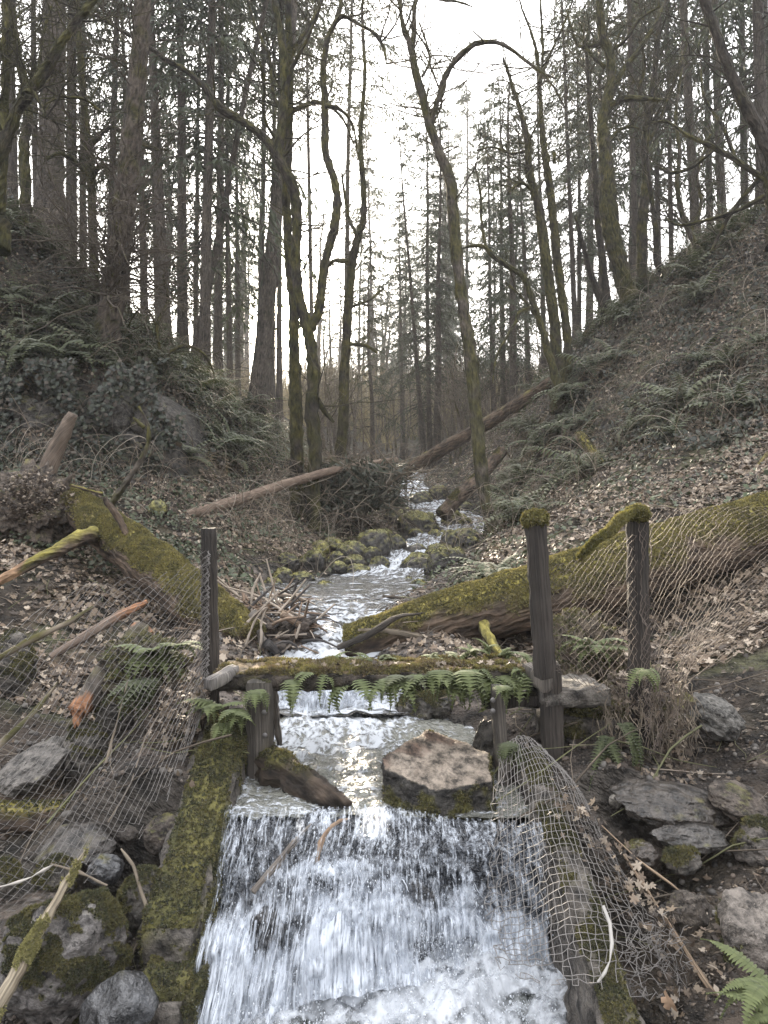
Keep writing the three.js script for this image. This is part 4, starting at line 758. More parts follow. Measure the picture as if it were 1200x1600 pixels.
// the far wood up the valley, too far to tell its stems apart
{
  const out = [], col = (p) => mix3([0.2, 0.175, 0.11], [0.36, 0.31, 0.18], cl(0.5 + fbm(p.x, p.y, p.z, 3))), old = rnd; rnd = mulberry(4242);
  for (let i = 0; i < 5; i++) { const b = new V3(rr(-1.6, 1.6), 0, rr(-1.6, 1.6)), pts = [0, 1, 2, 3, 4].map((k) => new V3(b.x + rr(-0.3, 0.3), k * 2.3, b.z + rr(-0.3, 0.3))); out.push(tube(pts, [0.09, 0.07, 0.04, 0.015], { seg: 5, step: 0.8, color: col })); for (let k = 0; k < 26; k++) twig(out, pts[Math.floor(rr(1, 5))].clone(), new V3(rr(-1, 1), rr(0.2, 1), rr(-1, 1)), rr(1, 2.6), 0.022, 1, { wig: 0.2, lift: 0.06, kids: 2, color: col, knot: 0.4 }); }
  const g = merge(out), list = [];
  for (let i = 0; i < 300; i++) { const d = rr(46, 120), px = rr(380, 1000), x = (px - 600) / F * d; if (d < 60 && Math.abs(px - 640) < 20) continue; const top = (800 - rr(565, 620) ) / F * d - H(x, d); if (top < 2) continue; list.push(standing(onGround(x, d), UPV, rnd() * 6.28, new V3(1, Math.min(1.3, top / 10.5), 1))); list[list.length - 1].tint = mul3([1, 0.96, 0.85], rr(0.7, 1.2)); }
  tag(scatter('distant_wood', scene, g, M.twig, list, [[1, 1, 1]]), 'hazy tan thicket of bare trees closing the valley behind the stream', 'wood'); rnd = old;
}
// ---------------------------------------------------------------- ferns
rnd = mulberry(77);
// one frond: an arching stalk with leaflets on both sides, along +z, rising then drooping
function frond(len, { pairs = 22, width = 0.16, rise = 0.7, droop = 1.5, c0 = [0.055, 0.085, 0.025], c1 = [0.085, 0.12, 0.035], lobe = 0.5, curl = 0.1, pos, col, idx, m }) {
  const p = new V3(0, 0, 0), a = { y: rise }, q = new V3(), put = (v, c) => { q.copy(v); if (m) q.applyMatrix4(m); pos.push(q.x, q.y, q.z); col.push(c[0], c[1], c[2]); return pos.length / 3 - 1; };
  let ang = rise, side = 0; const st = len / pairs, pts = [];
  for (let i = 0; i <= pairs; i++) { pts.push([p.clone(), ang, side]); p.y += Math.sin(ang) * st; p.z += Math.cos(ang) * Math.cos(side) * st; p.x += Math.sin(side) * Math.cos(ang) * st; ang -= droop / pairs; side += curl / pairs; }
  for (let i = 0; i < pairs; i++) {
    const [a0, an] = pts[i], [a1] = pts[i + 1], t = (i + 0.5) / pairs, w = width * len * Math.sin(Math.pow(Math.min(1, t * 1.02 + 0.12), 0.75) * 3.1) * rr(0.85, 1.1), c = mul3(mix3(c0, c1, t * 0.6 + 0.4 * rnd()), rr(0.85, 1.15));
    const r0 = put(new V3(a0.x - 0.004, a0.y, a0.z), mul3(c, 0.8)), r1 = put(new V3(a0.x + 0.004, a0.y, a0.z), mul3(c, 0.8)), r2 = put(new V3(a1.x, a1.y, a1.z), mul3(c, 0.8)); idx.push(r0, r1, r2);
    for (const s of [-1, 1]) {
      const f = st * lobe, sag = -0.18 * w + rr(-0.1, 0.1) * w, zf = w * 0.28;
      const b0 = put(new V3(a0.x, a0.y, a0.z), c), b1 = put(new V3(a0.x, a0.y + Math.sin(an) * f * 1.6, a0.z + Math.cos(an) * f * 1.6), c), e0 = put(new V3(a0.x + s * w * 0.62, a0.y + sag * 0.2 + 0.004 * w, a0.z + zf * 0.5 - f * 0.1), c), e1 = put(new V3(a0.x + s * w * 0.55, a0.y + sag * 0.2, a0.z + zf * 0.5 + f * 1.3), c), tip = put(new V3(a0.x + s * w, a0.y + sag, a0.z + zf + f * 0.5), mul3(c, 1.15));
      idx.push(b0, b1, e0, b1, e1, e0, e0, e1, tip);
    }
  }
}
function frondGeo(len, o = {}) { const pos = [], col = [], idx = []; frond(len, { ...o, pos, col, idx }); return geo(pos, new Array(pos.length / 3 * 2).fill(0), col, idx); }
const GREENS = { sword: [[0.055, 0.068, 0.03], [0.1, 0.115, 0.05]], grey: [[0.085, 0.097, 0.05], [0.15, 0.158, 0.085]], bright: [[0.1, 0.125, 0.05], [0.18, 0.205, 0.085]], brown: [[0.1, 0.075, 0.04], [0.16, 0.12, 0.06]] };
function fernClump(seed, n, len, o = {}) {
  const old = rnd; rnd = mulberry(seed); const pos = [], col = [], idx = [];
  for (let i = 0; i < n; i++) {
    const a = i / n * 6.283 + rr(-0.3, 0.3), m = new THREE.Matrix4().makeRotationFromEuler(new THREE.Euler(0, a, rr(-0.2, 0.2), 'YXZ')), dead = rnd() < (o.dead ?? 0.12), g = dead ? GREENS.brown : GREENS[o.green ?? 'sword'];
    frond(len * rr(0.65, 1.15), { pairs: o.pairs ?? 16, width: o.width ?? 0.15, rise: dead ? 0.1 : rr(0.6, 1.3), droop: rr(1.3, 2.5), c0: g[0], c1: g[1], lobe: 0.42, curl: rr(-0.4, 0.4), pos, col, idx, m });
  }
  rnd = old; return geo(pos, new Array(pos.length / 3 * 2).fill(0), col, idx);
}
const FERNS = [fernClump(1, 15, 0.8), fernClump(2, 18, 0.75, { green: 'grey' }), fernClump(3, 12, 0.85, { dead: 0.25 }), fernClump(4, 16, 0.7, { green: 'grey', dead: 0.2 })];
// sword ferns of the banks, each a plant of its own
{
  const big = thing('sword_fern', 'large shaggy sword fern beside the stream, just above the right log', 'fern', at(775, 905)); big.position.y -= 0.02;
  for (let i = 0; i < 30; i++) { const a = rnd() * 6.283, g = frondGeo(rr(0.55, 0.85), { pairs: 20, width: 0.1, rise: rr(0.5, 1.2), droop: rr(1.6, 2.7), c0: GREENS.grey[0], c1: [0.13, 0.15, 0.085], curl: rr(-0.5, 0.5) }); g.rotateY(a); part('frond', g, M.frond, big); }
  const spots = [
    ['sword fern on the left slope under the vine maple', 'sword ferns on the left slope', 78, () => { const d = rr(10.5, 21); const px = rr(215, 480), x = (px - 600) / F * d; return [x, d]; }],
    ['sword fern hanging on the bank at the upper left', 'sword ferns on the upper left bank', 62, () => { const d = rr(10.5, 13.5), px = rr(-40, 215), x = (px - 600) / F * d; return [x, d]; }],
    ['sword fern on the steep right bank', 'sword ferns on the right bank', 66, () => { const d = rr(9, 20), px = rr(800, 1230), x = (px - 600) / F * d; return [x, d]; }],
    ['sword fern among leaves beside the right stream edge', 'sword ferns beside the stream', 18, () => { const d = rr(9.5, 15), px = rr(795, 930), x = (px - 600) / F * d; return [x, d]; }],
  ];
  for (const [label, group, n, f] of spots) {
    const src = []; let made = 0;
    for (let i = 0; i < n * 3 && made < n; i++) {
      const [x, d] = f(); if (inWater(x, d, 0.4)) continue; const py = 800 - H(x, d) / d * F, px = 600 + x / d * F;
      if (group.includes('right bank') && py > 800 - (px - 800) * 0.32) continue;
      if (group.includes('left slope') && py > 740) continue;
      const m = new THREE.Mesh(FERNS[made % 4], M.frond); m.castShadow = m.receiveShadow = true; m.name = numbered('sword_fern'); scene.add(m); made++;
      const nn = normalAt(x, d, 0.3).lerp(UPV, 0.6).normalize(); m.applyMatrix4(standing(onGround(x, d, 0.1), nn, rnd() * 6.28, rr(0.8, 1.55)));
      tag(m, label, 'fern', group);
    }
  }
}
// ---------------------------------------------------------------- leaves, ivy, twigs, stones on the ground (nobody could count them)
const flatGeo = (pts, idx) => { const g = new THREE.BufferGeometry(); g.setAttribute('position', new THREE.Float32BufferAttribute(pts.flat(), 3)); g.setIndex(idx); g.computeVertexNormals(); return g; };
function lobed(n, inner, seed) {   // a lobed leaf, curled at the tips, about one unit across
  const r = mulberry(seed), pts = [[0, 0.06, 0]], idx = [], k = n * 4, bend = 0.5 + r();
  for (let i = 0; i < k; i++) { const a = (i / k - 0.04 * (r() - 0.5)) * 5.7 + 0.3, tip = i % 4 === 0, q = tip ? 0.5 * (0.75 + 0.35 * r()) : i % 4 === 2 ? inner * (0.85 + 0.3 * r()) : lerp(inner, 0.5, 0.5 + 0.2 * r()), x = Math.cos(a) * q * 0.85, z = Math.sin(a) * q; pts.push([x, 0.5 * bend * x * x + 0.5 * z * z * (r() - 0.2) + 0.05 * (r() - 0.5), z]); }
  for (let i = 1; i <= k; i++) idx.push(0, 1 + i % k, i);
  return flatGeo(pts, idx);
}
const LEAF = [lobed(5, 0.2, 1), lobed(5, 0.26, 2), flatGeo([[0, 0, -0.5], [0.22, 0.06, -0.1], [0, 0.02, 0.5], [-0.22, 0.08, -0.05], [0.12, 0.1, 0.3]], [0, 3, 1, 1, 3, 2, 1, 2, 4])], IVY = lobed(4, 0.3, 5);
const LITTER = [[0.15, 0.108, 0.07], [0.27, 0.205, 0.14], [0.09, 0.062, 0.04], [0.42, 0.345, 0.265], [0.05, 0.035, 0.024], [0.2, 0.145, 0.1]];
const IVYC = [[0.022, 0.03, 0.014], [0.034, 0.04, 0.02], [0.016, 0.021, 0.012], [0.05, 0.036, 0.022]];
function cover(name, label, cat, n, d0, d1, baseGeo, mat, cols, size, keep, { px0 = -60, px1 = 1260, lift = 0.02, tilt = 0.7, power = 1 } = {}) {
  const list = Array.isArray(baseGeo) ? baseGeo.map(() => []) : [[]];
  for (let i = 0; i < n; i++) {
    const d = d0 * Math.pow(d1 / d0, Math.pow(rnd(), power)), px = rr(px0, px1), x = (px - 600) / F * d, k = keep(x, d, px); if (rnd() > k) continue;
    const p = onGround(x, d), nn = normalAt(x, d, 0.12); p.addScaledVector(nn, lift * rr(0.2, 1.6)); const s = rr(size[0], size[1]) * (d > 14 ? 1 + (d - 14) * 0.035 : 1);
    list[Math.floor(rnd() * list.length)].push(standing(p, nn, rnd() * 6.28, s, tilt));
  }
  const gs = [].concat(baseGeo); if (gs.length === 1) return tag(scatter(name, scene, gs[0], mat, list[0], cols), label, cat);
  const root = thing(name, label, cat); root.userData.kind = 'stuff'; gs.forEach((g, i) => scatter('leaves', root, g, mat, list[i], cols)); return root;
}
const dry = (x, d) => (inWater(x, d, d < 5 ? 0.1 : 0.25) ? 0 : 1);
const patchy = (x, d, f, z) => ss(-0.25, 0.3, fbm(x * f, d * f, z, 3));
cover('leaf_litter', 'dry brown and pale fallen leaves covering the forest floor', 'fallen leaves', 250000, 4.4, 34, LEAF, M.leaf, LITTER, [0.035, 0.085], (x, d, px) => dry(x, d) * (0.25 + 0.75 * patchy(x, d, 0.8, 100)) * (d < 6 ? 0.35 : 1) * (d > 8.8 && d < 16 && inWater(x, d, 1.0) || d > 5.8 && d < 9.6 && inWater(x, d, 0.9) && x > streamAt(d)[1] ? 0.12 : 1) * (px < 200 && d > 10.3 ? 0.45 : 1));
cover('near_leaf_litter', 'scattered brown leaves on the mud close below the fences', 'fallen leaves', 14000, 2.2, 4.8, LEAF, M.leaf, LITTER.map((c) => mul3(c, 0.7)), [0.012, 0.045], (x, d, px) => dry(x, d) * (px > 850 ? 0.55 : 0.3) * patchy(x, d, 2, 130));
cover('ivy_cover', 'dark glossy ivy and bramble leaves matted over the steep banks', 'ivy', 170000, 8.5, 24, [IVY, LEAF[2]], M.ivy, IVYC, [0.05, 0.1], (x, d, px) => { const py = 800 - H(x, d) / d * F; const r = px > 880 ? ss(735, 690, py + (px - 1000) * 0.05) : 0; const l = px < 500 ? (px < 300 ? 0.8 : 0.4) * ss(780, 700, py) : 0; return dry(x, d) * Math.max(r * 0.5, l) * (0.15 + 0.85 * patchy(x, d, 0.9, 300)); }, { lift: 0.14, tilt: 1.0 });
cover('groundcover', 'low green herbs and small plants over the valley floor', 'plants', 90000, 6.5, 26, [IVY, LEAF[2]], M.leaf, [[0.06, 0.08, 0.035], [0.085, 0.1, 0.055], [0.045, 0.06, 0.03], [0.11, 0.115, 0.07]], [0.035, 0.08], (x, d, px) => dry(x, d) * (d > 8.8 && d < 16 && inWater(x, d, 1.0) ? 0.15 : 1) * patchy(x, d, 1.1, 200) * (px < 560 ? 1 : 0.35), { lift: 0.07, tilt: 0.9 });
{
  const stick = tube([new V3(-0.5, 0, 0), new V3(-0.15, 0.03, 0.04), new V3(0.2, 0, -0.02), new V3(0.5, 0.04, 0.03)], [0.0075, 0.0065, 0.005, 0.002], { seg: 4, step: 0.2, color: () => [1, 1, 1] });
  cover('fallen_twigs', 'thin dead twigs lying all over the forest floor', 'twigs', 5200, 2.4, 26, stick, M.twig, [[0.16, 0.13, 0.1], [0.1, 0.08, 0.06], [0.24, 0.2, 0.16], [0.12, 0.12, 0.06]], [0.15, 0.8], (x, d) => dry(x, d) * (d < 4.6 ? 0.1 : d < 9 ? 0.35 : 0.8), { lift: 0.05, tilt: 0.25 });
  const arch = tube([new V3(0, 0, 0), new V3(0.05, 0.45, 0.1), new V3(0.1, 0.7, 0.45), new V3(0.12, 0.55, 0.9), new V3(0.1, 0.2, 1.15)], [0.006, 0.005, 0.004, 0.002], { seg: 3, step: 0.16, color: () => [1, 1, 1] });
  cover('bramble_canes', 'thin arching bare bramble canes tangled on the banks', 'brambles', 6500, 9, 24, arch, M.twig, [[0.2, 0.16, 0.12], [0.12, 0.095, 0.072], [0.3, 0.26, 0.21]], [0.3, 0.95], (x, d, px) => dry(x, d) * (px > 760 || px < 520 ? 0.75 : 0.25) * patchy(x, d, 0.7, 400), { tilt: 0.4 });
  const peb = boulder([0.5, 0.36, 0.45], 9, { det: 2, color: () => [1, 1, 1], cut: 6 });
  M.pebble = std({ color: K(1), roughness: 0.7 });
  cover('gravel', 'small grey and brown stones along the stream edges', 'gravel', 42000, 2.3, 20, peb, M.pebble, [[0.08, 0.072, 0.065], [0.13, 0.118, 0.105], [0.045, 0.04, 0.037], [0.1, 0.078, 0.062]], [0.008, 0.042], (x, d, px) => { if (d < 3.02) return dry(x, d) * 0.1; const s = streamAt(d), q = Math.abs(x - s[1]) - s[2]; return d < 4.6 ? dry(x, d) * 0.1 : q > 0.02 ? ss(1.2, 0.15, q) : q > -0.12 ? 0.3 : 0; }, { lift: 0.006, tilt: 0.4 });
}

cover('mud_grit', 'fine grit, bark crumbs and tiny stones bedded in the mud below the fences', 'grit', 22000, 2.15, 4.8, boulder([0.5, 0.3, 0.42], 19, { det: 1, color: () => [1, 1, 1], cut: 6 }), M.pebble, [[0.05, 0.042, 0.036], [0.09, 0.075, 0.062], [0.035, 0.029, 0.025], [0.12, 0.1, 0.085]], [0.004, 0.016], (x, d) => dry(x, d) * (0.2 + 0.8 * patchy(x, d, 3, 140)), { lift: 0.002, tilt: 0.6 });
// ---------------------------------------------------------------- built things and logs
rnd = mulberry(99);
function put(name, g, mat, root) { const m = g.userData.moss; g.translate(-root.position.x, -root.position.y, -root.position.z); g.userData.moss = m; const o = part(name, g, mat, root); return o; }
const woodC = (a, b, moss = 0, up = 1) => (p, n) => { const t = cl(0.5 + 0.8 * fbm(p.x * 6, p.y * 2, p.z * 6, 3)); const m = ss(0.4, 0.7, moss + up * 0.4 * n.y + 0.5 * fbm(p.x * 5, p.y * 5, p.z * 5, 3)); const c = mix3(mix3(a, b, t), C.moss(p), m); return [c[0], c[1], c[2], m]; };
const postC = woodC([0.02, 0.017, 0.015], [0.06, 0.05, 0.042], 0.08, 0.6);
function moved(g, pos, rx = 0, ry = 0, rz = 0) { const m = g.userData.moss; g.applyMatrix4(new THREE.Matrix4().compose(pos, new THREE.Quaternion().setFromEuler(new THREE.Euler(rx, ry, rz)), new V3(1, 1, 1))); g.userData.moss = m; return g; }
// chain link: bent wires hooked into each other, on a surface through control points
function chainLink(grid, nx, ny, { wobble = 0.006, r = 0.0016, skip = () => false } = {}) {
  const gs = [], a = new V3(), wr = mulberry(nx * 31 + ny);
  const knot = (i, j) => { const s = (i + j) % 2 ? 1 : -1, u = (i + 0.5 + s * 0.5) / nx, v = j / ny, p = new V3(); patchAt(grid, u, v, p); const w = wobble * (1 + 3 * ss(0.1, 0.6, fbm(u * 5, v * 5, nx, 2))); p.x += w * n3(u * 12, v * 12, 1); p.y += w * n3(u * 12, v * 12, 5) + 0.004 * (wr() - 0.5); p.z += w * 2.5 * n3(u * 6, v * 6, 9) + 0.0022 * (j % 2 ? 1 : -1) * s; return [p, u, v]; };
  for (let i = 0; i < nx; i++) {
    let run = [];
    const flush = () => { if (run.length > 1) gs.push(wireTube(run, r)); run = []; };
    for (let j = 0; j <= ny; j++) { const [p, u, v] = knot(i, j); if (skip(u, v)) { flush(); continue; } run.push(p); }
    flush();
  }
  return merge(gs);
}
function wireTube(pts, r, seg = 4) {   // a polyline of straight round wires
  const pos = [], uv = [], col = [], idx = [], t = new V3(), nx = new V3(), bx = new V3();
  pts.forEach((p, i) => {
    t.copy(pts[Math.min(i + 1, pts.length - 1)]).sub(pts[Math.max(0, i - 1)]).normalize(); nx.set(0, 0, 1).addScaledVector(t, -t.z).normalize(); bx.crossVectors(t, nx);
    for (let j = 0; j < seg; j++) { const a = j / seg * 6.283 + 0.7, x = Math.cos(a) * r, y = Math.sin(a) * r; pos.push(p.x + nx.x * x + bx.x * y, p.y + nx.y * x + bx.y * y, p.z + nx.z * x + bx.z * y); uv.push(0, 0); col.push(1, 1, 1); if (i < pts.length - 1) { const o = i * seg + j, o2 = i * seg + (j + 1) % seg; idx.push(o, o2, o + seg, o2, o2 + seg, o + seg); } }
  });
  return geo(pos, uv, col, idx);
}
// ---- the wooden weir frame across the stream
{
  const fr = thing('weir_frame', 'mossy timber weir frame with a fern covered beam spanning the stream', 'weir frame', new V3(0, -1.3, -3.5));
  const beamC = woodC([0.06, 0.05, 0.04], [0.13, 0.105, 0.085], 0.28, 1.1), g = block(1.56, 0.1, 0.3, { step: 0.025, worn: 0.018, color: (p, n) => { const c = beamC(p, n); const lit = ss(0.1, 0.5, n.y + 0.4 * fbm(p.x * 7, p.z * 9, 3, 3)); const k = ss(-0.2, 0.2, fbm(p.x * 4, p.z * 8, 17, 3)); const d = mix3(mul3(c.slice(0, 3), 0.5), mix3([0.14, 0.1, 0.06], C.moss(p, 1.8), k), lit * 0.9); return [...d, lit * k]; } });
  const beam = put('beam', moved(g, new V3(-0.07, -0.835, -3.52), 0, 0, 0.012), M.grain, fr);
  fuzz(beam, beam.geometry, 8000, 0.017, [[0.17, 0.155, 0.045], [0.12, 0.115, 0.035], [0.24, 0.21, 0.065], [0.15, 0.105, 0.06]]);
  for (const [name, x0, y0, x1, y1, d, w, t] of [['gate_post', 406, 1062, 406, 1300, 3.36, 0.125, 0.1], ['gate_post', 776, 1068, 789, 1262, 3.3, 0.062, 0.1]]) {
    const a = P(x0, y0, d), b = P(x1, y1, d), len = a.distanceTo(b);
    const q = put(name, moved(block(w, len, t, { step: 0.03, worn: 0.008, color: woodC([0.045, 0.04, 0.034], [0.12, 0.105, 0.09], x0 < 500 ? 0.22 : 0.1, 0.3), seed: x0 }), a.clone().lerp(b, 0.5), 0, 0, Math.atan2(b.x - a.x, a.y - b.y)), M.wood, fr);
    fuzz(q, q.geometry, 500, 0.008);
    for (const [bx, by] of x0 < 500 ? [[413, 1113], [414, 1149], [409, 1092]] : [[770, 1094], [770, 1111]]) { const p = P(bx, by, d - t / 2 - 0.008), bolt = new THREE.SphereGeometry(0.013, 14, 8, 0, 6.3, 0, 1.57); bolt.rotateX(Math.PI / 2); bolt.scale(1, 1, 0.6); bolt.translate(p.x, p.y, p.z - 0.0); put('bolt', bolt, M.bolt, fr); }
  }
  // second upright and blocks that carry the beam at both ends
  put('end_post', moved(block(0.1, 0.5, 0.1, { step: 0.03, worn: 0.008, color: postC, seed: 3 }), P(862, 1115, 3.3), 0, 0, 0.03), M.wood, fr);
  put('end_block', moved(block(0.075, 0.1, 0.22, { step: 0.025, worn: 0.008, color: woodC([0.09, 0.08, 0.07], [0.2, 0.175, 0.15], 0.1, 0.6), seed: 7 }), P(841, 1058, 3.35), 0.05, 0.3, 0), M.wood, fr);
  put('end_block', moved(block(0.06, 0.07, 0.24, { step: 0.02, worn: 0.009, color: woodC([0.1, 0.09, 0.085], [0.24, 0.22, 0.2], -0.2, 0.3), seed: 9 }), P(347, 1058, 3.34), 0.12, -0.42, 0), M.wood, fr);
  put('under_beam', moved(block(0.3, 0.07, 0.12, { step: 0.03, worn: 0.01, color: postC, seed: 5 }), P(800, 1092, 3.4), 0, 0, 0.02), M.wood, fr);
}
// ---- the two mossy side walls
{
  const wallC = (bias) => (p, n) => { const m = ss(0.3, 0.62, bias + 0.42 * n.y + 0.1 * n.x + 0.6 * fbm(p.x * 4, p.y * 4, p.z * 4, 4)), base = mix3([0.05, 0.044, 0.038], [0.14, 0.125, 0.11], cl(0.5 + fbm(p.x * 7, p.y * 7, p.z * 7, 3))); const c = mix3(base, mul3(C.moss(p), 0.85), m); return [c[0], c[1], c[2], m]; };
  const L = thing('side_wall', 'left moss covered wall of the weir sloping down towards the viewer', 'wall', new V3(-0.77, -1.9, -2.9));
  const len = 1.05, g = block(0.22, 1.2, len, { step: 0.03, worn: 0.022, color: wallC(0.42), seed: 21, taper: (v) => { const t = (v.z + len / 2) / len; v.y = v.y > -0.2 ? v.y - 0.48 * t : v.y; v.x += (0.5 - v.y) * 0.03 + 0.012 * fbm(v.z * 4, v.y * 4, 1, 3); if (v.y < -0.1) v.x *= 1.05; } });
  const wl = put('wall', moved(g, new V3(-0.785, -1.6, -2.95)), M.grain, L); fuzz(wl, wl.geometry, 17000, 0.0105);
  const b2 = put('footing', moved(block(0.2, 0.7, 0.24, { step: 0.03, worn: 0.03, color: wallC(0.45), seed: 25 }), new V3(-0.74, -1.94, -2.35)), M.grain, L); fuzz(b2, b2.geometry, 4200, 0.0105);
  const R = thing('side_wall', 'right moss streaked wall of the weir under the draped wire netting', 'wall', new V3(0.64, -1.9, -2.5));
  const g2 = block(0.14, 1.1, 1.55, { step: 0.032, worn: 0.022, color: wallC(0.06), seed: 31, taper: (v) => { const t = (v.z + 0.775) / 1.55; if (v.y > -0.2) v.y -= 0.52 * t; v.x += 0.016 * fbm(v.z * 4, v.y * 4, 2, 3) + (v.y < -0.1 ? -0.02 : 0) + 0.02 * t; } });
  const wr = put('wall', moved(g2, new V3(0.71, -1.68, -2.52)), M.grain, R); fuzz(wr, wr.geometry, 9000, 0.01);
  const A = thing('abutment', 'low mossy block of old concrete right of the beam, ferns hanging on its face', 'abutment', new V3(1.08, -1.4, -3.7));
  const ab = put('block', moved(block(0.56, 0.55, 0.6, { step: 0.035, worn: 0.03, color: wallC(0.36), seed: 41, taper: (v) => { v.x += 0.02 * fbm(v.y * 5, v.z * 5, 8, 3); } }), new V3(1.1, -1.27, -3.72), 0.05, -0.12, 0), M.grain, A); fuzz(ab, ab.geometry, 5200, 0.011);
  const A2 = put('cap', moved(block(0.34, 0.1, 0.3, { step: 0.03, worn: 0.015, color: (p, n) => mix3([0.07, 0.062, 0.055], [0.17, 0.155, 0.135], cl(0.5 + fbm(p.x * 6, p.y * 6, p.z * 6, 3))), seed: 43 }), P(895, 1088, 3.3).add(new V3(0, 0, -0.1)), 0, 0.1, 0), M.grain, A);
}
// ---- fences
const cap = (root, p, r, n) => { const g = boulder([r, r * 0.7, r], n, { det: 7, cut: 0, lump: 0.25, rough: 0.15, color: (q) => [...C.moss(q, 1.1), 1] }); const m = g.userData.moss; g.translate(p.x, p.y, p.z); g.userData.moss = m; const o = put('moss_cap', g, M.grain, root); fuzz(o, o.geometry, 900, 0.012, [[0.17, 0.155, 0.035], [0.12, 0.12, 0.03], [0.2, 0.17, 0.05]]); };
const postGeo = (x0, y0, x1, y1, d, w, seed) => { const a = P(x0, y0, d), b = P(x1, y1, d), len = a.distanceTo(b); return moved(block(w, len, w, { step: 0.028, worn: 0.007, color: postC, seed }), a.clone().lerp(b, 0.5), 0, 0.25, Math.atan2(b.x - a.x, a.y - b.y)); };
{
  const f = thing('wire_fence', 'left chain link fence sagging from a dark wooden post over the muddy side gully', 'fence', P(330, 1090, 3.6));
  put('post', postGeo(326, 824, 331, 1120, 3.6, 0.085, 51), M.wood, f);
  const g = [
    [P(-60, 1010, 2.75), P(60, 950, 2.95), P(160, 905, 3.15), P(250, 898, 3.35), P(328, 868, 3.5)],
    [P(-60, 1120, 2.75), P(60, 1070, 2.9), P(160, 1010, 3.05), P(250, 985, 3.25), P(326, 950, 3.5)],
    [P(-60, 1240, 2.7), P(60, 1190, 2.82), P(160, 1120, 2.95), P(250, 1070, 3.15), P(326, 1015, 3.48)],
    [P(-60, 1340, 2.62), P(60, 1300, 2.72), P(160, 1235, 2.85), P(255, 1160, 3.02), P(324, 1060, 3.42)],
    [P(-60, 1450, 2.5), P(60, 1410, 2.6), P(160, 1360, 2.72), P(250, 1270, 2.88), P(318, 1110, 3.3)],
  ];
  put('wire_mesh', chainLink(g, 46, 58, { r: 0.0014, wobble: 0.004, skip: (u, v) => v < 0.02 && fbm(u * 9, 0, 1, 2) > 0.1 || v > 0.93 && fbm(u * 7, 2, 1, 2) > 0 }), M.wire, f).userData.kind = 'stuff';
  // loose mesh bunched around the post
  const w = []; for (let i = 0; i < 9; i++) { const pts = [], ph = rnd() * 6; for (let k = 0; k <= 34; k++) { const y = lerp(860, 1085, k / 34); const p = P(322 + 7 * Math.sin(k * 1.57 + ph) + rr(-2, 2) - 2, y, 3.53 + 0.04 * Math.cos(k * 1.57 + ph)); pts.push(p); } w.push(wireTube(pts, 0.0017)); }
  put('loose_wire', merge(w), M.wire, f).userData.kind = 'stuff';

  const r = thing('wire_fence', 'right chain link fence on two mossy capped posts in front of the big log', 'fence', P(850, 1180, 3.1));
  put('post', postGeo(835, 806, 853, 1060, 3.05, 0.083, 61), M.wood, r); cap(r, P(836, 812, 3.05), 0.055, 5);
  put('post', postGeo(995, 797, 1001, 1175, 3.4, 0.088, 67), M.wood, r); cap(r, P(996, 803, 3.38), 0.055, 9);
  put('wire_mesh', chainLink([
    [P(848, 888, 3.05), P(900, 875, 3.15), P(950, 852, 3.28), P(996, 832, 3.36)],
    [P(850, 950, 3.05), P(900, 945, 3.17), P(950, 930, 3.28), P(998, 920, 3.36)],
    [P(853, 1000, 3.05), P(900, 1008, 3.14), P(950, 1010, 3.26), P(1000, 1010, 3.36)],
    [P(856, 1042, 3.02), P(905, 1068, 3.1), P(952, 1090, 3.2), P(1004, 1110, 3.33)]], 26, 36, { r: 0.0016, wobble: 0.005 }), M.rust, r).userData.kind = 'stuff';
  put('wire_mesh', chainLink([
    [P(998, 806, 3.34), P(1070, 792, 3.5), P(1140, 792, 3.66), P(1250, 790, 3.85)],
    [P(1000, 920, 3.34), P(1070, 880, 3.48), P(1140, 860, 3.65), P(1250, 830, 3.82)],
    [P(1002, 1030, 3.3), P(1070, 985, 3.42), P(1140, 940, 3.6), P(1250, 880, 3.8)],
    [P(1006, 1110, 3.26), P(1060, 1060, 3.38), P(1110, 1010, 3.55), P(1250, 930, 3.75)],
    [P(1010, 1185, 3.2), P(1050, 1140, 3.3), P(1090, 1060, 3.5), P(1250, 975, 3.7)]], 42, 60, { r: 0.0017, wobble: 0.007, skip: (u, v) => v > 0.8 && fbm(u * 5, v * 5, 3, 2) > 0.05 }), M.rust, r).userData.kind = 'stuff';
  const br = [tube([P(905, 872, 3.2), P(930, 845, 3.15), P(955, 828, 3.2), P(975, 808, 3.3), P(1003, 800, 3.36)], [0.009, 0.015, 0.018, 0.017, 0.014], { seg: 9, step: 0.025, lump: 0.45, lf: 20, fine: 0.004, color: (p) => [...C.moss(p, 1.15), 1] })];
  const bm = put('mossy_branch', br[0], M.grain, r); fuzz(bm, bm.geometry, 2600, 0.013, [[0.19, 0.17, 0.04], [0.13, 0.13, 0.03], [0.22, 0.19, 0.06]]);
}
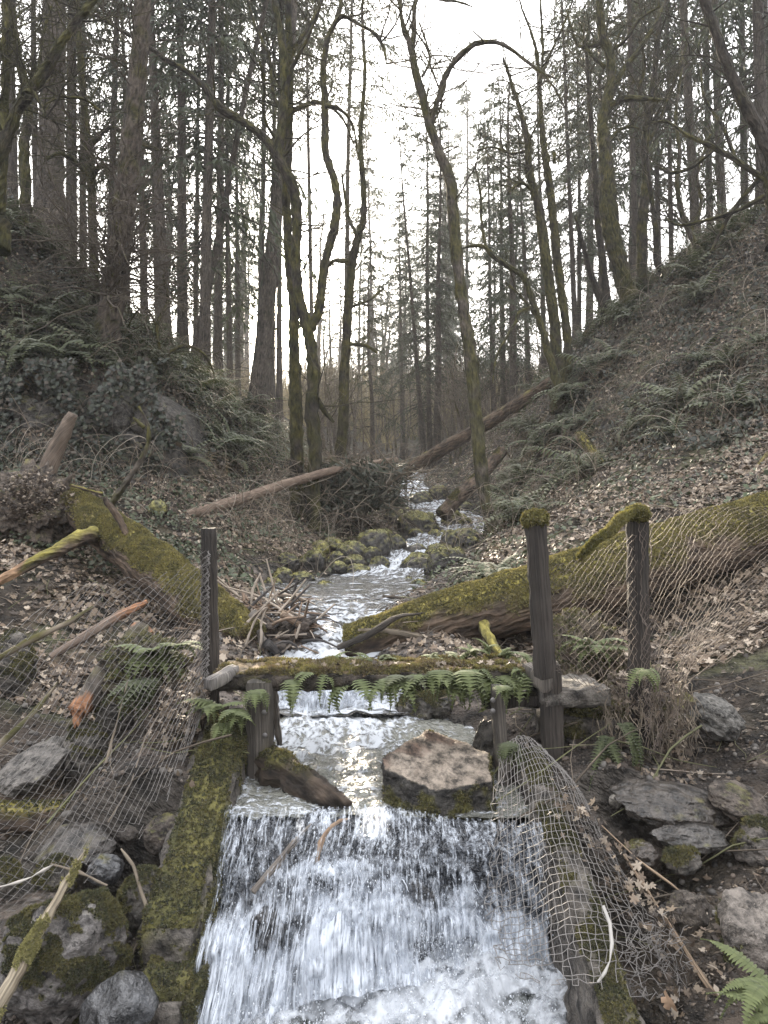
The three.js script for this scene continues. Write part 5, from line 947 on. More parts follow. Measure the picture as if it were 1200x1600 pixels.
// ---- square wire netting draped over the right wall
{
  const o = thing('wire_netting', 'loose square wire netting draped over the right wall and into the falling water', 'wire netting', P(830, 1300, 2.6));
  const g = [
    [P(782, 1172, 3.0), P(800, 1155, 3.02), P(818, 1150, 3.02), P(836, 1158, 3.0), P(850, 1172, 3.0)],
    [P(774, 1250, 2.82), P(808, 1222, 2.8), P(845, 1205, 2.82), P(880, 1212, 2.86), P(905, 1232, 2.88)],
    [P(768, 1340, 2.68), P(812, 1310, 2.6), P(860, 1292, 2.6), P(910, 1295, 2.66), P(948, 1318, 2.74)],
    [P(764, 1420, 2.56), P(822, 1400, 2.42), P(880, 1370, 2.42), P(940, 1380, 2.48), P(1000, 1405, 2.58)],
    [P(770, 1480, 2.45), P(828, 1480, 2.3), P(895, 1455, 2.28), P(970, 1462, 2.32), P(1040, 1490, 2.42)],
    [P(790, 1520, 2.36), P(838, 1535, 2.22), P(905, 1540, 2.16), P(985, 1552, 2.16), P(1070, 1560, 2.24)],
  ];
  const nx = 26, ny = 36, gs = [], kn = (i, j) => { const u = i / nx, v = j / ny, p = patchAt(g, u, v, new V3()), k = 0.003 + 0.012 * ss(0.55, 1, u) * ss(0.5, 0.9, v) + 0.006 * ss(0.2, 0, u); p.x += k * 2.2 * n3(i * 0.9, j * 0.9, 1); p.y += k * 2.2 * n3(i * 0.9, j * 0.9, 4); p.z += k * 3 * n3(i * 0.5, j * 0.5, 8); return p; };
  const gone = (i, j) => j > ny - 4 && fbm(i * 0.4, j * 0.3, 3, 2) > 0.1 || (i < 3 && j > 24 && fbm(i, j * 0.4, 9, 2) > 0.15);
  for (let i = 0; i <= nx; i++) { let run = []; for (let j = 0; j <= ny; j++) { if (gone(i, j)) { if (run.length > 1) gs.push(wireTube(run, 0.0013)); run = []; } else run.push(kn(i, j)); } if (run.length > 1) gs.push(wireTube(run, 0.0013)); }
  for (let j = 0; j <= ny; j++) { let run = []; for (let i = 0; i <= nx; i++) { if (gone(i, j)) { if (run.length > 1) gs.push(wireTube(run, 0.0013)); run = []; } else run.push(kn(i, j)); } if (run.length > 1) gs.push(wireTube(run, 0.0013)); }
  put('netting', merge(gs), M.wire, o).userData.kind = 'stuff';
  const loose = []; for (let i = 0; i < 46; i++) { const p = P(rr(980, 1075), rr(1450, 1560), rr(2.2, 2.45)), pts = [p.clone()]; for (let k = 0; k < 7; k++) { p.x += rr(-0.03, 0.03); p.y += rr(-0.03, 0.03); p.z += rr(-0.02, 0.02); pts.push(p.clone()); } loose.push(wireTube(pts, 0.0012)); }
  put('tangled_wire', merge(loose), M.wire, o).userData.kind = 'stuff';
}
// ---- logs
const LOGM = [[0.21, 0.185, 0.052], [0.15, 0.135, 0.04], [0.29, 0.25, 0.075], [0.1, 0.095, 0.032], [0.18, 0.145, 0.06]];
function log(name, label, cat, pts, rad, o = {}) {
  const root = thing(name, label, cat, pts[0].clone(), o.group), g = tube(pts, rad, { seg: o.seg ?? 20, step: o.step ?? 0.05, lump: o.lump ?? 0.1, lf: o.lf ?? 3, fine: o.fine ?? 0.006, color: o.color });
  const t = put(o.main ?? 'trunk', g, o.mat ?? M.bark, root); if (o.fuzz) fuzz(t, t.geometry, o.fuzz, o.fs ?? 0.014, o.fc); return root;
}
const logC = (amount, up = 1.2) => (p, n) => { const rot = cl(0.5 + 0.9 * fbm(p.x * 3, p.y * 5, p.z * 3, 3)), base = mix3([0.045, 0.032, 0.024], [0.14, 0.1, 0.07], rot); const m = ss(0.35, 0.66, amount + 0.42 * up * n.y + 0.5 * fbm(p.x * 2.2, p.y * 2.2, p.z * 2.2, 4)); const c = mix3(base, mul3(mix3(C.moss(p), [0.24, 0.205, 0.05], ss(0.0, 0.8, n.y) * 0.7), 1.15), m); return [c[0], c[1], c[2], m]; };
{
  const r = log('fallen_log', 'huge moss topped log lying behind the right fence, its rotten end at the stream', 'log', [P(541, 1006, 5.26), P(572, 1003, 5.25), P(640, 985, 5.25), P(740, 958, 5.3), P(860, 925, 5.4), P(1000, 882, 5.6), P(1120, 845, 5.8), P(1240, 805, 6.0), P(1400, 750, 6.3)], [0.135, 0.165, 0.195, 0.23, 0.26, 0.28, 0.275, 0.26, 0.24], { seg: 30, color: logC(0.38, 1.25), fuzz: 30000, fs: 0.015, lump: 0.06, fc: LOGM });
  put('branch_stub', tube([P(752, 965, 5.2), P(758, 985, 5.0), P(772, 1010, 4.75), P(785, 1025, 4.6)], [0.05, 0.042, 0.035, 0.025], { seg: 9, step: 0.05, lump: 0.25, lf: 8, color: logC(0.5, 0.6) }), M.bark, r);
  put('splinter', tube([P(560, 985, 5.15), P(600, 985, 5.1), P(640, 992, 5.05), P(690, 998, 5.02)], [0.012, 0.03, 0.026, 0.008], { seg: 7, step: 0.04, lump: 0.3, lf: 8, color: (p) => C.dead(p) }), M.wood, r);
  put('splinter', tube([P(528, 1012, 5.1), P(580, 990, 5.02), P(620, 965, 5.0), P(660, 958, 5.05)], [0.02, 0.03, 0.02, 0.006], { seg: 7, step: 0.04, lump: 0.3, lf: 8, color: (p) => C.barkDark(p) }), M.wood, r);
  const l = log('fallen_log', 'long mossy log slanting down from the left bank to the drift pile', 'log', [P(78, 762, 7.2), P(118, 788, 6.9), P(170, 832, 6.5), P(238, 884, 6.0), P(304, 938, 5.55), P(352, 974, 5.3), P(392, 1000, 5.1)], [0.1, 0.16, 0.2, 0.21, 0.2, 0.175, 0.13], { seg: 28, color: logC(0.36, 1.2), fuzz: 19000, fs: 0.015, lump: 0.12, fc: LOGM });
  put('branch', tube([P(150, 835, 6.3), P(115, 845, 6.0), P(85, 862, 5.8), P(50, 880, 5.6), P(5, 905, 5.4), P(-40, 930, 5.3)], [0.085, 0.07, 0.055, 0.045, 0.04, 0.035], { seg: 10, step: 0.05, lump: 0.2, lf: 6, color: (p, n) => p.x > P(45, 0, 5.6).x ? logC(0.55, 0.8)(p, n) : [...mix3([0.2, 0.12, 0.07], [0.34, 0.22, 0.13], cl(0.5 + fbm(p.x * 9, p.y * 9, p.z * 9, 3))), 0] }), M.bark, l);
  const stubs = [[[[208, 856, 9], [196, 832, 11], [183, 805, 11], [168, 785, 10], [163, 778, 6]], 6.1, logC(0.1, 0.5)], [[[164, 805, 9], [180, 778, 10], [195, 758, 10], [210, 735, 8], [222, 715, 8], [232, 690, 7], [231, 665, 6], [224, 650, 6], [217, 635, 4]], 6.6, mossy(C.barkGrey, 0.5, 0.3, 5)], [[[232, 715, 5], [238, 708, 4], [242, 700, 2]], 6.6, mossy(C.barkGrey, 0.5, 0.3, 5)], [[[226, 668, 6], [214, 658, 6], [208, 652, 3]], 6.6, mossy(C.barkGrey, 0.8, 0.3, 5)], [[[222, 700, 5], [214, 692, 5], [210, 694, 2]], 6.6, mossy(C.barkGrey, 0.7, 0.3, 5)], [[[160, 772, 5], [135, 765, 5], [112, 758, 4]], 6.7, logC(0.4)]];
  for (const [s, d, c] of stubs) { const ll = fillW(s); put('branch_stub', tube(pix(ll, d), widths(ll, d), { seg: 8, step: 0.03, lump: 0.35, lf: 9, fine: 0.004, color: c }), M.bark, l); }
  const pale = (a, b) => (p) => mix3(a, b, cl(0.5 + 0.9 * fbm(p.x * 6, p.y * 6, p.z * 6, 3)));
  const sn = log('broken_stump', 'pale broken trunk stub poking up beside the left log, cut off slantwise', 'stump', [P(66, 762, 7.1), P(80, 720, 7.1), P(100, 675, 7.1), P(114, 646, 7.1)], [0.095, 0.09, 0.075, 0.05], { seg: 12, lump: 0.06, mat: M.wood, main: 'stub', color: pale([0.1, 0.075, 0.055], [0.2, 0.155, 0.12]) });
  log('fallen_tree', 'slim reddish fallen trunk lying on the left bank up to the alders', 'log', [P(248, 818, 9.0), P(290, 806, 9.4), P(360, 785, 10.3), P(445, 757, 11.4), P(530, 733, 12.5), P(620, 718, 13.6)], [0.035, 0.075, 0.085, 0.08, 0.07, 0.05], { seg: 14, lump: 0.05, mat: M.wood, color: pale([0.13, 0.09, 0.065], [0.25, 0.185, 0.14]) });
  log('fallen_tree', 'long dark trunk leaning from the stream up against the right bank', 'log', [P(600, 750, 17.2), P(635, 735, 17), P(700, 697, 16.6), P(760, 662, 16.4), P(850, 605, 16.2), P(895, 575, 16.2)], [0.17, 0.17, 0.165, 0.16, 0.15, 0.14], { seg: 14, lump: 0.05, color: logC(0.1, 0.8) });
  log('fallen_tree', 'short dark mossy trunk propped from the boulders towards the curved alder', 'log', [P(690, 805, 13.6), P(715, 778, 13.8), P(745, 750, 14.2), P(785, 705, 14.8)], [0.15, 0.15, 0.14, 0.12], { seg: 14, lump: 0.1, color: logC(0.15, 0.8), fuzz: 900, fs: 0.02 });
  log('fallen_tree', 'mossy broken limb lying on the right slope above the posts', 'log', [P(905, 680, 11.6), P(922, 705, 11.2), P(945, 730, 10.9), P(958, 745, 10.7)], [0.09, 0.1, 0.09, 0.07], { seg: 10, lump: 0.2, color: logC(0.35, 0.8), fuzz: 500, fs: 0.018 });
  log('fallen_branch', 'mossy curved branch on the right slope near the picture edge', 'branch', [P(1122, 792, 7.2), P(1150, 778, 7.3), P(1172, 750, 7.5), P(1190, 722, 7.7), P(1215, 690, 7.8)], [0.02, 0.035, 0.035, 0.03, 0.02], { seg: 8, lump: 0.3, color: logC(0.45, 0.5) });
  log('fallen_log', 'dark rotten driftwood wedged between the left gate post and the pool', 'log', [P(395, 1178, 3.45), P(430, 1198, 3.32), P(470, 1222, 3.2), P(515, 1244, 3.08), P(548, 1258, 3.02)], [0.09, 0.088, 0.075, 0.05, 0.012], { seg: 18, lump: 0.3, lf: 6, step: 0.02, fine: 0.008, color: (p, n) => { const m = ss(0.4, 0.65, 0.2 + 0.35 * n.y + 0.5 * fbm(p.x * 6, p.y * 6, p.z * 6, 3)) * ss(-0.3, -0.45, p.x), c = mix3(mix3([0.018, 0.014, 0.011], [0.075, 0.055, 0.04], cl(0.5 + 1.1 * fbm(p.x * 7, p.y * 12, p.z * 7, 3))), C.moss(p), m); return [...c, m]; }, mat: M.bark, fuzz: 500, fs: 0.01 });
  // timber and broken wood behind the left fence
  log('timber_sill', 'dark mossy timber lying across the gully behind the left fence', 'timber', [P(-60, 1275, 3.3), P(60, 1278, 3.32), P(160, 1272, 3.34), P(300, 1268, 3.36)], [0.075, 0.075, 0.07, 0.065], { seg: 14, lump: 0.14, lf: 5, color: logC(0.1, 1.2), fuzz: 1500, fs: 0.011 });
  const orange = (p) => mix3([0.2, 0.09, 0.045], [0.42, 0.22, 0.12], cl(0.5 + fbm(p.x * 12, p.y * 12, p.z * 12, 3)));
  const bl = log('broken_log', 'broken log with splintered orange ends under the fern mound', 'log', [P(120, 1112, 3.6), P(150, 1080, 3.75), P(185, 1035, 3.95), P(222, 985, 4.2)], [0.05, 0.075, 0.08, 0.07], { seg: 14, lump: 0.12, color: (p, n) => p.z > -3.64 || p.z < -4.17 ? [...orange(p), 0] : mossy(C.barkGrey, 0.28, 0.6, 4)(p, n) });
  for (let i = 0; i < 9; i++) { const e = i < 6, c0 = e ? P(122, 1108, 3.58) : P(219, 988, 4.18), s = e ? P(rr(104, 142), rr(1098, 1140), 3.52) : P(rr(210, 228), rr(975, 990), 4.2); put('splinter', tube([c0, c0.clone().lerp(s, 0.6), s], [0.028, 0.02, 0.004], { seg: 5, step: 0.02, lump: 0.4, lf: 20, color: orange }), M.wood, bl); }
  log('broken_plank', 'long split plank, reddish at its upper end, behind the left fence', 'plank', [P(78, 1026, 4.1), P(140, 990, 4.25), P(190, 960, 4.4), P(230, 940, 4.5)], [0.022, 0.03, 0.034, 0.012], { seg: 6, lump: 0.15, mat: M.wood, main: 'plank', color: (p) => mix3(pale([0.12, 0.09, 0.07], [0.24, 0.18, 0.14])(p), orange(p), ss(-1.75, -1.62, p.x)) });
  log('branch', 'bare pale green branch caught on the left fence', 'branch', [P(-20, 1040, 2.85), P(30, 1010, 2.9), P(80, 985, 2.95), P(115, 968, 3.0), P(146, 948, 3.05)], [0.011, 0.012, 0.011, 0.01, 0.007], { seg: 7, lump: 0.2, mat: M.twig, main: 'branch', color: mossy(C.dead, 0.42, 0.3, 8) });
  log('branch', 'mossy stick leaning low against the left fence', 'branch', [P(-20, 1180, 2.85), P(25, 1140, 2.95), P(60, 1105, 3.1), P(90, 1066, 3.2)], [0.016, 0.015, 0.012, 0.005], { seg: 7, lump: 0.2, mat: M.twig, main: 'branch', color: mossy(C.dead, 0.45, 0.3, 8) });
  log('branch', 'thin upright twig standing in front of the fern mound', 'branch', [P(166, 1192, 3.05), P(178, 1145, 3.1), P(190, 1100, 3.1), P(200, 1062, 3.15)], [0.005, 0.005, 0.004, 0.003], { seg: 5, lump: 0.1, mat: M.twig, main: 'branch', color: C.dead });
  log('branch', 'thick pale lichen covered stick leaning on the big mossy boulder', 'branch', [P(-15, 1592, 2.05), P(20, 1530, 2.12), P(55, 1465, 2.2), P(90, 1405, 2.28), P(118, 1355, 2.34), P(134, 1328, 2.36)], [0.024, 0.021, 0.019, 0.016, 0.011, 0.004], { seg: 9, lump: 0.22, lf: 14, step: 0.02, fine: 0.003, mat: M.wood, main: 'branch', color: (p, n) => { const m = ss(0.4, 0.6, 0.42 + 0.6 * fbm(p.x * 7, p.y * 7, p.z * 7, 3)); return [...mix3(mix3([0.2, 0.16, 0.11], [0.36, 0.31, 0.23], cl(0.5 + fbm(p.x * 9, p.y * 9, p.z * 9, 2))), [0.26, 0.24, 0.08], m), m]; }, fuzz: 1300, fs: 0.009, fc: [[0.28, 0.26, 0.09], [0.2, 0.19, 0.06], [0.33, 0.3, 0.12]] });
  log('branch', 'thin forked stick leaning on the left wall foot', 'branch', [P(236, 1440, 2.5), P(220, 1395, 2.55), P(208, 1352, 2.6), P(189, 1326, 2.62)], [0.008, 0.008, 0.007, 0.003], { seg: 6, lump: 0.2, mat: M.twig, main: 'branch', color: C.dead });
  log('branch', 'pale stick lying across behind the big mossy boulder', 'branch', [P(80, 1350, 2.75), P(120, 1362, 2.72), P(168, 1384, 2.68)], [0.005, 0.007, 0.006], { seg: 6, lump: 0.2, mat: M.twig, main: 'branch', color: C.dead });
  log('branch', 'thin white twig lying at the left picture edge below the fence', 'branch', [P(-10, 1388, 2.5), P(40, 1375, 2.5), P(88, 1348, 2.55)], [0.004, 0.004, 0.003], { seg: 5, mat: M.twig, main: 'branch', color: () => [0.4, 0.37, 0.33] });
  log('branch', 'grey stick lodged slantwise across the left half of the waterfall', 'branch', [P(394, 1393, 2.58), P(425, 1360, 2.64), P(455, 1322, 2.72), P(487, 1288, 2.8)], [0.012, 0.013, 0.011, 0.006], { seg: 8, lump: 0.15, mat: M.wood, main: 'branch', color: pale([0.09, 0.075, 0.065], [0.2, 0.175, 0.15]) });
  log('branch', 'bent orange brown stick hooked over the lip of the waterfall', 'branch', [P(496, 1350, 2.7), P(499, 1325, 2.72), P(508, 1303, 2.76), P(524, 1286, 2.8), P(546, 1278, 2.86)], [0.008, 0.009, 0.009, 0.008, 0.005], { seg: 8, lump: 0.12, mat: M.wood, main: 'branch', color: pale([0.22, 0.14, 0.09], [0.38, 0.27, 0.18]) });
  log('branch', 'long brown stick running down the right bank beside the netting', 'branch', [P(975, 1335, 2.72), P(1020, 1405, 2.55), P(1062, 1470, 2.4), P(1110, 1545, 2.25), P(1165, 1595, 2.15)], [0.006, 0.009, 0.01, 0.009, 0.006], { seg: 7, lump: 0.15, mat: M.wood, main: 'branch', color: pale([0.17, 0.12, 0.08], [0.3, 0.22, 0.15]) });
  log('branch', 'thin straight stick on the mud right of the netting', 'branch', [P(935, 1285, 2.85), P(1000, 1345, 2.7), P(1060, 1390, 2.6), P(1100, 1425, 2.52)], [0.004, 0.005, 0.005, 0.003], { seg: 6, mat: M.twig, main: 'branch', color: pale([0.17, 0.12, 0.08], [0.3, 0.22, 0.15]) });
  log('branch', 'white curved twig caught in the wire netting', 'branch', [P(942, 1415, 2.32), P(955, 1450, 2.28), P(955, 1490, 2.22), P(948, 1515, 2.2), P(934, 1535, 2.18)], [0.003, 0.004, 0.004, 0.003, 0.002], { seg: 6, mat: M.twig, main: 'branch', color: () => [0.42, 0.4, 0.37] });
  log('branch', 'thin stick lying on the gravel bar left of the right log', 'branch', [P(598, 931, 6.6), P(640, 936, 6.5), P(690, 943, 6.3)], [0.012, 0.014, 0.008], { seg: 6, mat: M.twig, main: 'branch', color: C.barkDark });
}
// ---- drift pile at the left of the stream
{
  const sticks = [
    ['long pale stick slanting across the front of the drift pile', [[344, 1022], [385, 975], [420, 940], [436, 922]], 0.011, 5.0, 'dead'], ['pale forked stick hanging down in the drift pile', [[378, 1030], [392, 985], [408, 955], [418, 948]], 0.009, 4.95, 'dead'],
    ['curved pale stick at the right of the drift pile', [[400, 1030], [408, 1000], [409, 970], [416, 950]], 0.01, 4.95, 'dead'], ['upright grey plank leaning in the drift pile', [[384, 1032], [386, 1000], [392, 965], [400, 955]], 0.034, 5.05, 'grey'],
    ['second grey plank beside the upright one in the drift pile', [[412, 1030], [411, 1005], [405, 985]], 0.036, 5.0, 'grey'], ['thin upright stick rising above the drift pile', [[394, 960], [393, 935], [397, 915], [406, 898]], 0.012, 5.6, 'dead'],
    ['short pale stick pointing up behind the drift pile', [[414, 925], [410, 910], [406, 896]], 0.013, 6.2, 'dead'], ['brown log end sticking out towards the water from the drift pile', [[440, 960], [465, 975], [486, 987]], 0.03, 5.3, 'brown'],
    ['dark slanting slab at the water side of the drift pile', [[415, 1005], [430, 1015], [441, 1022]], 0.04, 5.0, 'black'], ['short stick poking down over the water', [[462, 998], [466, 985], [468, 975]], 0.01, 5.2, 'dead'],
    ['horizontal orange plank end at the foot of the left post', [[340, 1010], [355, 1008], [366, 1002]], 0.025, 4.9, 'orange'], ['dark vertical slab of wood in the water by the left gate post', [[426, 1075], [432, 1120], [437, 1165]], 0.022, 3.75, 'grey'], ['second thin slab of wood in the water by the gate post', [[432, 1085], [428, 1130], [424, 1170]], 0.014, 3.8, 'grey'],
  ];
  const cs = { dead: (p) => mix3([0.22, 0.18, 0.14], [0.4, 0.34, 0.28], cl(0.5 + fbm(p.x * 9, p.y * 9, p.z * 9, 3))), grey: (p) => mix3([0.07, 0.06, 0.052], [0.17, 0.15, 0.13], cl(0.5 + fbm(p.x * 9, p.y * 3, p.z * 9, 3))), brown: (p) => mix3([0.1, 0.07, 0.05], [0.24, 0.17, 0.12], cl(0.5 + fbm(p.x * 9, p.y * 9, p.z * 9, 3))), black: (p) => mix3([0.03, 0.028, 0.027], [0.08, 0.072, 0.068], cl(0.5 + fbm(p.x * 9, p.y * 9, p.z * 9, 3))), orange: (p) => mix3([0.2, 0.11, 0.06], [0.36, 0.23, 0.14], cl(0.5 + fbm(p.x * 9, p.y * 9, p.z * 9, 3))) };
  for (const [label, l, r, d, c] of sticks) log('drift_stick', label, 'driftwood', l.map(([x, y], i) => P(x, y, d + 0.05 * i)), l.map((_, i) => r * (1 - 0.45 * i / l.length)), { seg: 7, step: 0.03, lump: 0.25, lf: 12, mat: M.wood, main: 'stick', color: cs[c] });
  const out = []; for (let i = 0; i < 210; i++) { const px = rr(345, 480), py = lerp(928, 1008, rnd()) + Math.max(0, (px - 440) * 0.35), d = 5.0 + (1010 - py) / 90 * 0.9 + rr(0, 0.25), p = P(px, py, d), dir = new V3(rr(-1, 1), rr(-0.5, 0.5), rr(-0.6, 0.6)).normalize(), L = rr(0.1, 0.5), r = rr(0.004, 0.016); out.push(tube([p, p.clone().addScaledVector(dir, L * 0.5).add(new V3(0, rr(-0.03, 0.04), 0)), p.clone().addScaledVector(dir, L)], [r, r * 0.9, r * 0.5], { seg: 5, step: 0.09, lump: 0.2, lf: 10, color: rnd() < 0.25 ? cs.dead : rnd() < 0.5 ? cs.brown : cs.black })); }
  const pile = thing('drift_pile', 'dark heap of flood debris and sticks between the left log and the chute', 'debris pile', P(420, 990, 5.3));
  const heap = boulder([0.42, 0.2, 0.4], 77, { det: 14, lump: 0.35, rough: 0.3, color: (p) => [...mix3([0.025, 0.02, 0.017], [0.08, 0.062, 0.05], cl(0.5 + fbm(p.x * 9, p.y * 9, p.z * 9, 3))), 0] }); heap.translate(P(418, 985, 5.5).x, P(418, 985, 5.5).y - 0.08, -5.5); put('heap', heap, M.grain, pile);
  put('sticks', merge(out), M.twig, pile).userData.kind = 'stuff';
}
// ---------------------------------------------------------------- rocks
const rockC = (amount, wet = 0, up = 1, tone = null, mk = 1, nz = 0.55) => (p, n, s) => { const m = ss(0.36, 0.62, amount + 0.45 * up * n.y + nz * fbm(p.x * 5 / 1 + s, p.y * 5, p.z * 5, 4)); let base = C.rock({ x: p.x * 4 + s, y: p.y * 4, z: p.z * 4 }); if (tone) base = mix3(base, tone, 0.7); base = mul3(base, 1 - 0.5 * wet); const c = mix3(base, mul3(C.moss({ x: p.x * 2 + s, y: p.y * 2, z: p.z * 2 }), mk), m); return [c[0], c[1], c[2], m]; };
function rock(label, px, py, wpx, hpx, { d, amount = 0.45, wet = 0, up = 1, tone, seed, cut = 8, fuzzN, det, name = 'boulder', cat = 'boulder', rot = [0, 0, 0], planes, lump, rough = (d && d < 4 ? 0.012 : 0.03), sink = 0.25, group, deep = 0.85, mk = 1, nz, color } = {}) {
  const dd = d ?? hit(px, py + hpx * 0.38), w = wpx / 2 * dd / F, h = hpx / 2 * dd / F, c = P(px, py, dd);
  const g = boulder([w * 1.05, h * (1 + sink), w * deep], seed ?? Math.round(px * 3 + py), { det: det ?? (wpx > 60 ? 22 : wpx > 30 ? 10 : 7), cut, lump, rough, planes, color: color ?? rockC(amount, wet, up, tone, mk, nz) });
  const m = g.userData.moss; const o = part(name, g, wet > 0.4 ? M.wet : M.rock, scene); g.userData.moss = m; o.position.copy(c); o.position.y -= h * sink * 0.6; o.rotation.set(...rot); tag(o, label, cat, group);
  const n = fuzzN ?? Math.min(2600, Math.round(wpx * hpx * 0.35)); if (n > 40 && amount > 0.15) fuzz(o, g, n, dd > 7 ? 0.012 : 0.011); return o;
}
// boulders of the stream
[
  ['largest round mossy boulder at the left edge of the upper pool', 584, 853, 49, 38], ['rounded mossy boulder left of the largest one by the upper pool', 550, 865, 42, 26], ['low mossy boulder in the middle of the left boulder cluster', 554, 881, 33, 18],
  ['mossy boulder in front of the largest one', 582, 874, 29, 24], ['mossy boulder nearest the upper cascade in the left cluster', 594, 887, 31, 23], ['flat mossy boulder at the water line of the left cluster', 558, 894, 41, 17], ['small dark mossy boulder at the left end of the cluster', 529, 888, 24, 14],
  ['broad mossy hump of rock on the left bank of the upper pool', 489, 879, 36, 28], ['pale mossy rock on the left bank beside the hump', 451, 878, 32, 20], ['small rock behind the flat mossy boulder', 526, 876, 24, 18], ['dark boulder right behind the largest mossy one', 620, 858, 28, 27],
  ['lone mossy rock standing in the upper pool', 509, 921, 28, 17], ['flat bright mossy stone at the left rim of the upper pool', 472, 906, 36, 16], ['bright mossy stone above the drift pile', 442, 903, 29, 21], ['small mossy stone just behind the drift pile', 426, 916, 28, 18], ['thin dark flat stone at the lower left of the upper pool', 463, 934, 30, 10],
  ['big mossy boulder right of the middle cascade', 654, 887, 48, 30], ['grey green boulder beside the big one right of the cascade', 687, 880, 33, 29], ['little mossy stone at the tip of the gravel bar', 639, 912, 17, 13], ['small yellow mossy stone on the gravel bar', 655, 915, 24, 13],
  ['angular grey stone at the edge of the gravel bar', 575, 944, 17, 15, { amount: -0.2 }], ['small black stone next to the angular grey one', 558, 945, 9, 9, { amount: -0.3, wet: 0.6 }], ['wet grey boulder in the middle of the cascade', 650, 864, 31, 19, { amount: 0.1, wet: 0.5 }],
  ['tall mossy boulder in the middle of the cascade', 702, 851, 29, 29], ['wide mossy boulder below the tall one in the cascade', 687, 866, 41, 22], ['round mossy boulder left of the upper cascade step', 671, 830, 32, 17], ['dark mossy boulder under the round one in the cascade', 678, 843, 23, 20],
  ['mossy stone tucked right of the dark cascade boulder', 693, 838, 22, 12], ['long mossy boulder by the right stream branch', 731, 841, 34, 20], ['small mossy boulder behind the long one', 719, 836, 25, 13], ['mossy stone near the foot of the curved alder', 737, 849, 22, 14], ['dark mossy stone between the cascade and the fern', 714, 871, 24, 20],
  ['large flat grey green rock across the upper stream', 650, 819, 53, 26, { amount: 0.3 }], ['mossy boulder at the right end of the flat rock', 672, 813, 20, 16], ['dark rounded boulder in the right stream branch', 714, 817, 42, 26, { amount: 0.35, wet: 0.3 }], ['yellow mossy boulder above the flat rock', 635, 804, 31, 14],
  ['mossy stone above the dark rounded boulder', 690, 810, 20, 12], ['bank boulder left of the upper stream', 612, 809, 20, 16, { amount: 0.3 }], ['grey boulder splitting the highest cascade', 658, 783, 31, 22, { amount: 0.2 }], ['mossy rock at the head of the right branch', 686, 776, 31, 23, { amount: 0.3 }], ['small dark rock beside the highest cascade', 643, 780, 14, 11, { amount: 0.2 }],
  ['mossy rock near the fallen trunk end', 726, 795, 21, 14], ['small rock below the flat grey green one', 649, 834, 21, 11], ['dark wet rock at the left of the middle cascade', 600, 838, 26, 16, { amount: 0.25 }], ['mossy rock on the left bank under the alders', 520, 852, 30, 16, { amount: 0.5 }], ['mossy lump below the forked alder', 500, 858, 26, 18, { amount: 0.6 }],
  ['mossy rock among leaves on the left flat', 246, 796, 26, 20, { amount: 0.6 }],
].forEach(([l, x, y, w, h, o]) => rock(l, x, y - h * 0.06, w * 1.1, h * 1.36, { deep: 0.62, amount: 0.25, up: 1.25, wet: 1.1, lump: 0.1, rough: 0.008, cut: 4, mk: 2.1, nz: 0.26, fuzzN: Math.round(w * h * 0.2), ...o }));
// the flat topped slab in the pool and its neighbours
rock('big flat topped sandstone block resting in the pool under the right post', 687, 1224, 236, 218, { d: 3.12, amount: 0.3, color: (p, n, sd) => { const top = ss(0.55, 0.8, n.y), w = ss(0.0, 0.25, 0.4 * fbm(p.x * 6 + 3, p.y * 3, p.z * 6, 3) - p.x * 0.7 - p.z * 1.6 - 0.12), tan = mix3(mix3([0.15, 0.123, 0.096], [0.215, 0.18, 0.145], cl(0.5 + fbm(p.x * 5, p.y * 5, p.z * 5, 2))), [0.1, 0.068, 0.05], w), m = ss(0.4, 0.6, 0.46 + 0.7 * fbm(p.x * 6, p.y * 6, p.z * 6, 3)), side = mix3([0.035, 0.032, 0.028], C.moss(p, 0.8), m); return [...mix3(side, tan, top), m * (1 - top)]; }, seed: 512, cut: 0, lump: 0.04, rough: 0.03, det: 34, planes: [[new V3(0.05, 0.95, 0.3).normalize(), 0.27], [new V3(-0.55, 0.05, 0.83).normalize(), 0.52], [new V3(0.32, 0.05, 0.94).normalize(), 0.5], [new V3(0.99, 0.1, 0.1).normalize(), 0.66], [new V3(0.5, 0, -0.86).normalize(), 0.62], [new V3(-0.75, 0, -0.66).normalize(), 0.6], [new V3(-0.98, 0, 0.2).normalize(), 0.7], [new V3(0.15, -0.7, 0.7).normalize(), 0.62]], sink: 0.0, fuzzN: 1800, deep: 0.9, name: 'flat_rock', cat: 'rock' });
rock('dark wet rock left under the beam at the upper fall', 588, 1100, 66, 52, { d: 4.62, amount: 0.05, wet: 0.8, seed: 88, fuzzN: 0 });
rock('mossy dark rock under the right half of the beam', 665, 1105, 88, 66, { d: 4.4, amount: 0.22, wet: 0.5, seed: 93 });
rock('dark ledge rock beneath the flat topped block', 700, 1330, 190, 84, { d: 2.95, amount: -0.3, wet: 0.9, seed: 101, fuzzN: 0, tone: [0.06, 0.058, 0.06], deep: 0.5 });
rock('dark stones piled behind the right gate post', 760, 1165, 44, 70, { d: 3.5, amount: 0, wet: 0.5, seed: 107, fuzzN: 0 });
rock('dark wet stone breaking the left half of the waterfall', 420, 1452, 64, 60, { d: 2.6, amount: -0.4, wet: 0.9, seed: 211, fuzzN: 0, tone: [0.05, 0.05, 0.055] });
rock('dark wet stone showing through the middle of the waterfall', 492, 1362, 36, 44, { d: 2.72, amount: -0.4, wet: 0.9, seed: 223, fuzzN: 0, tone: [0.05, 0.05, 0.055] });
rock('dark wet stone behind the right part of the waterfall', 646, 1404, 74, 60, { d: 2.74, amount: -0.4, wet: 0.9, seed: 227, fuzzN: 0, tone: [0.05, 0.05, 0.055] });
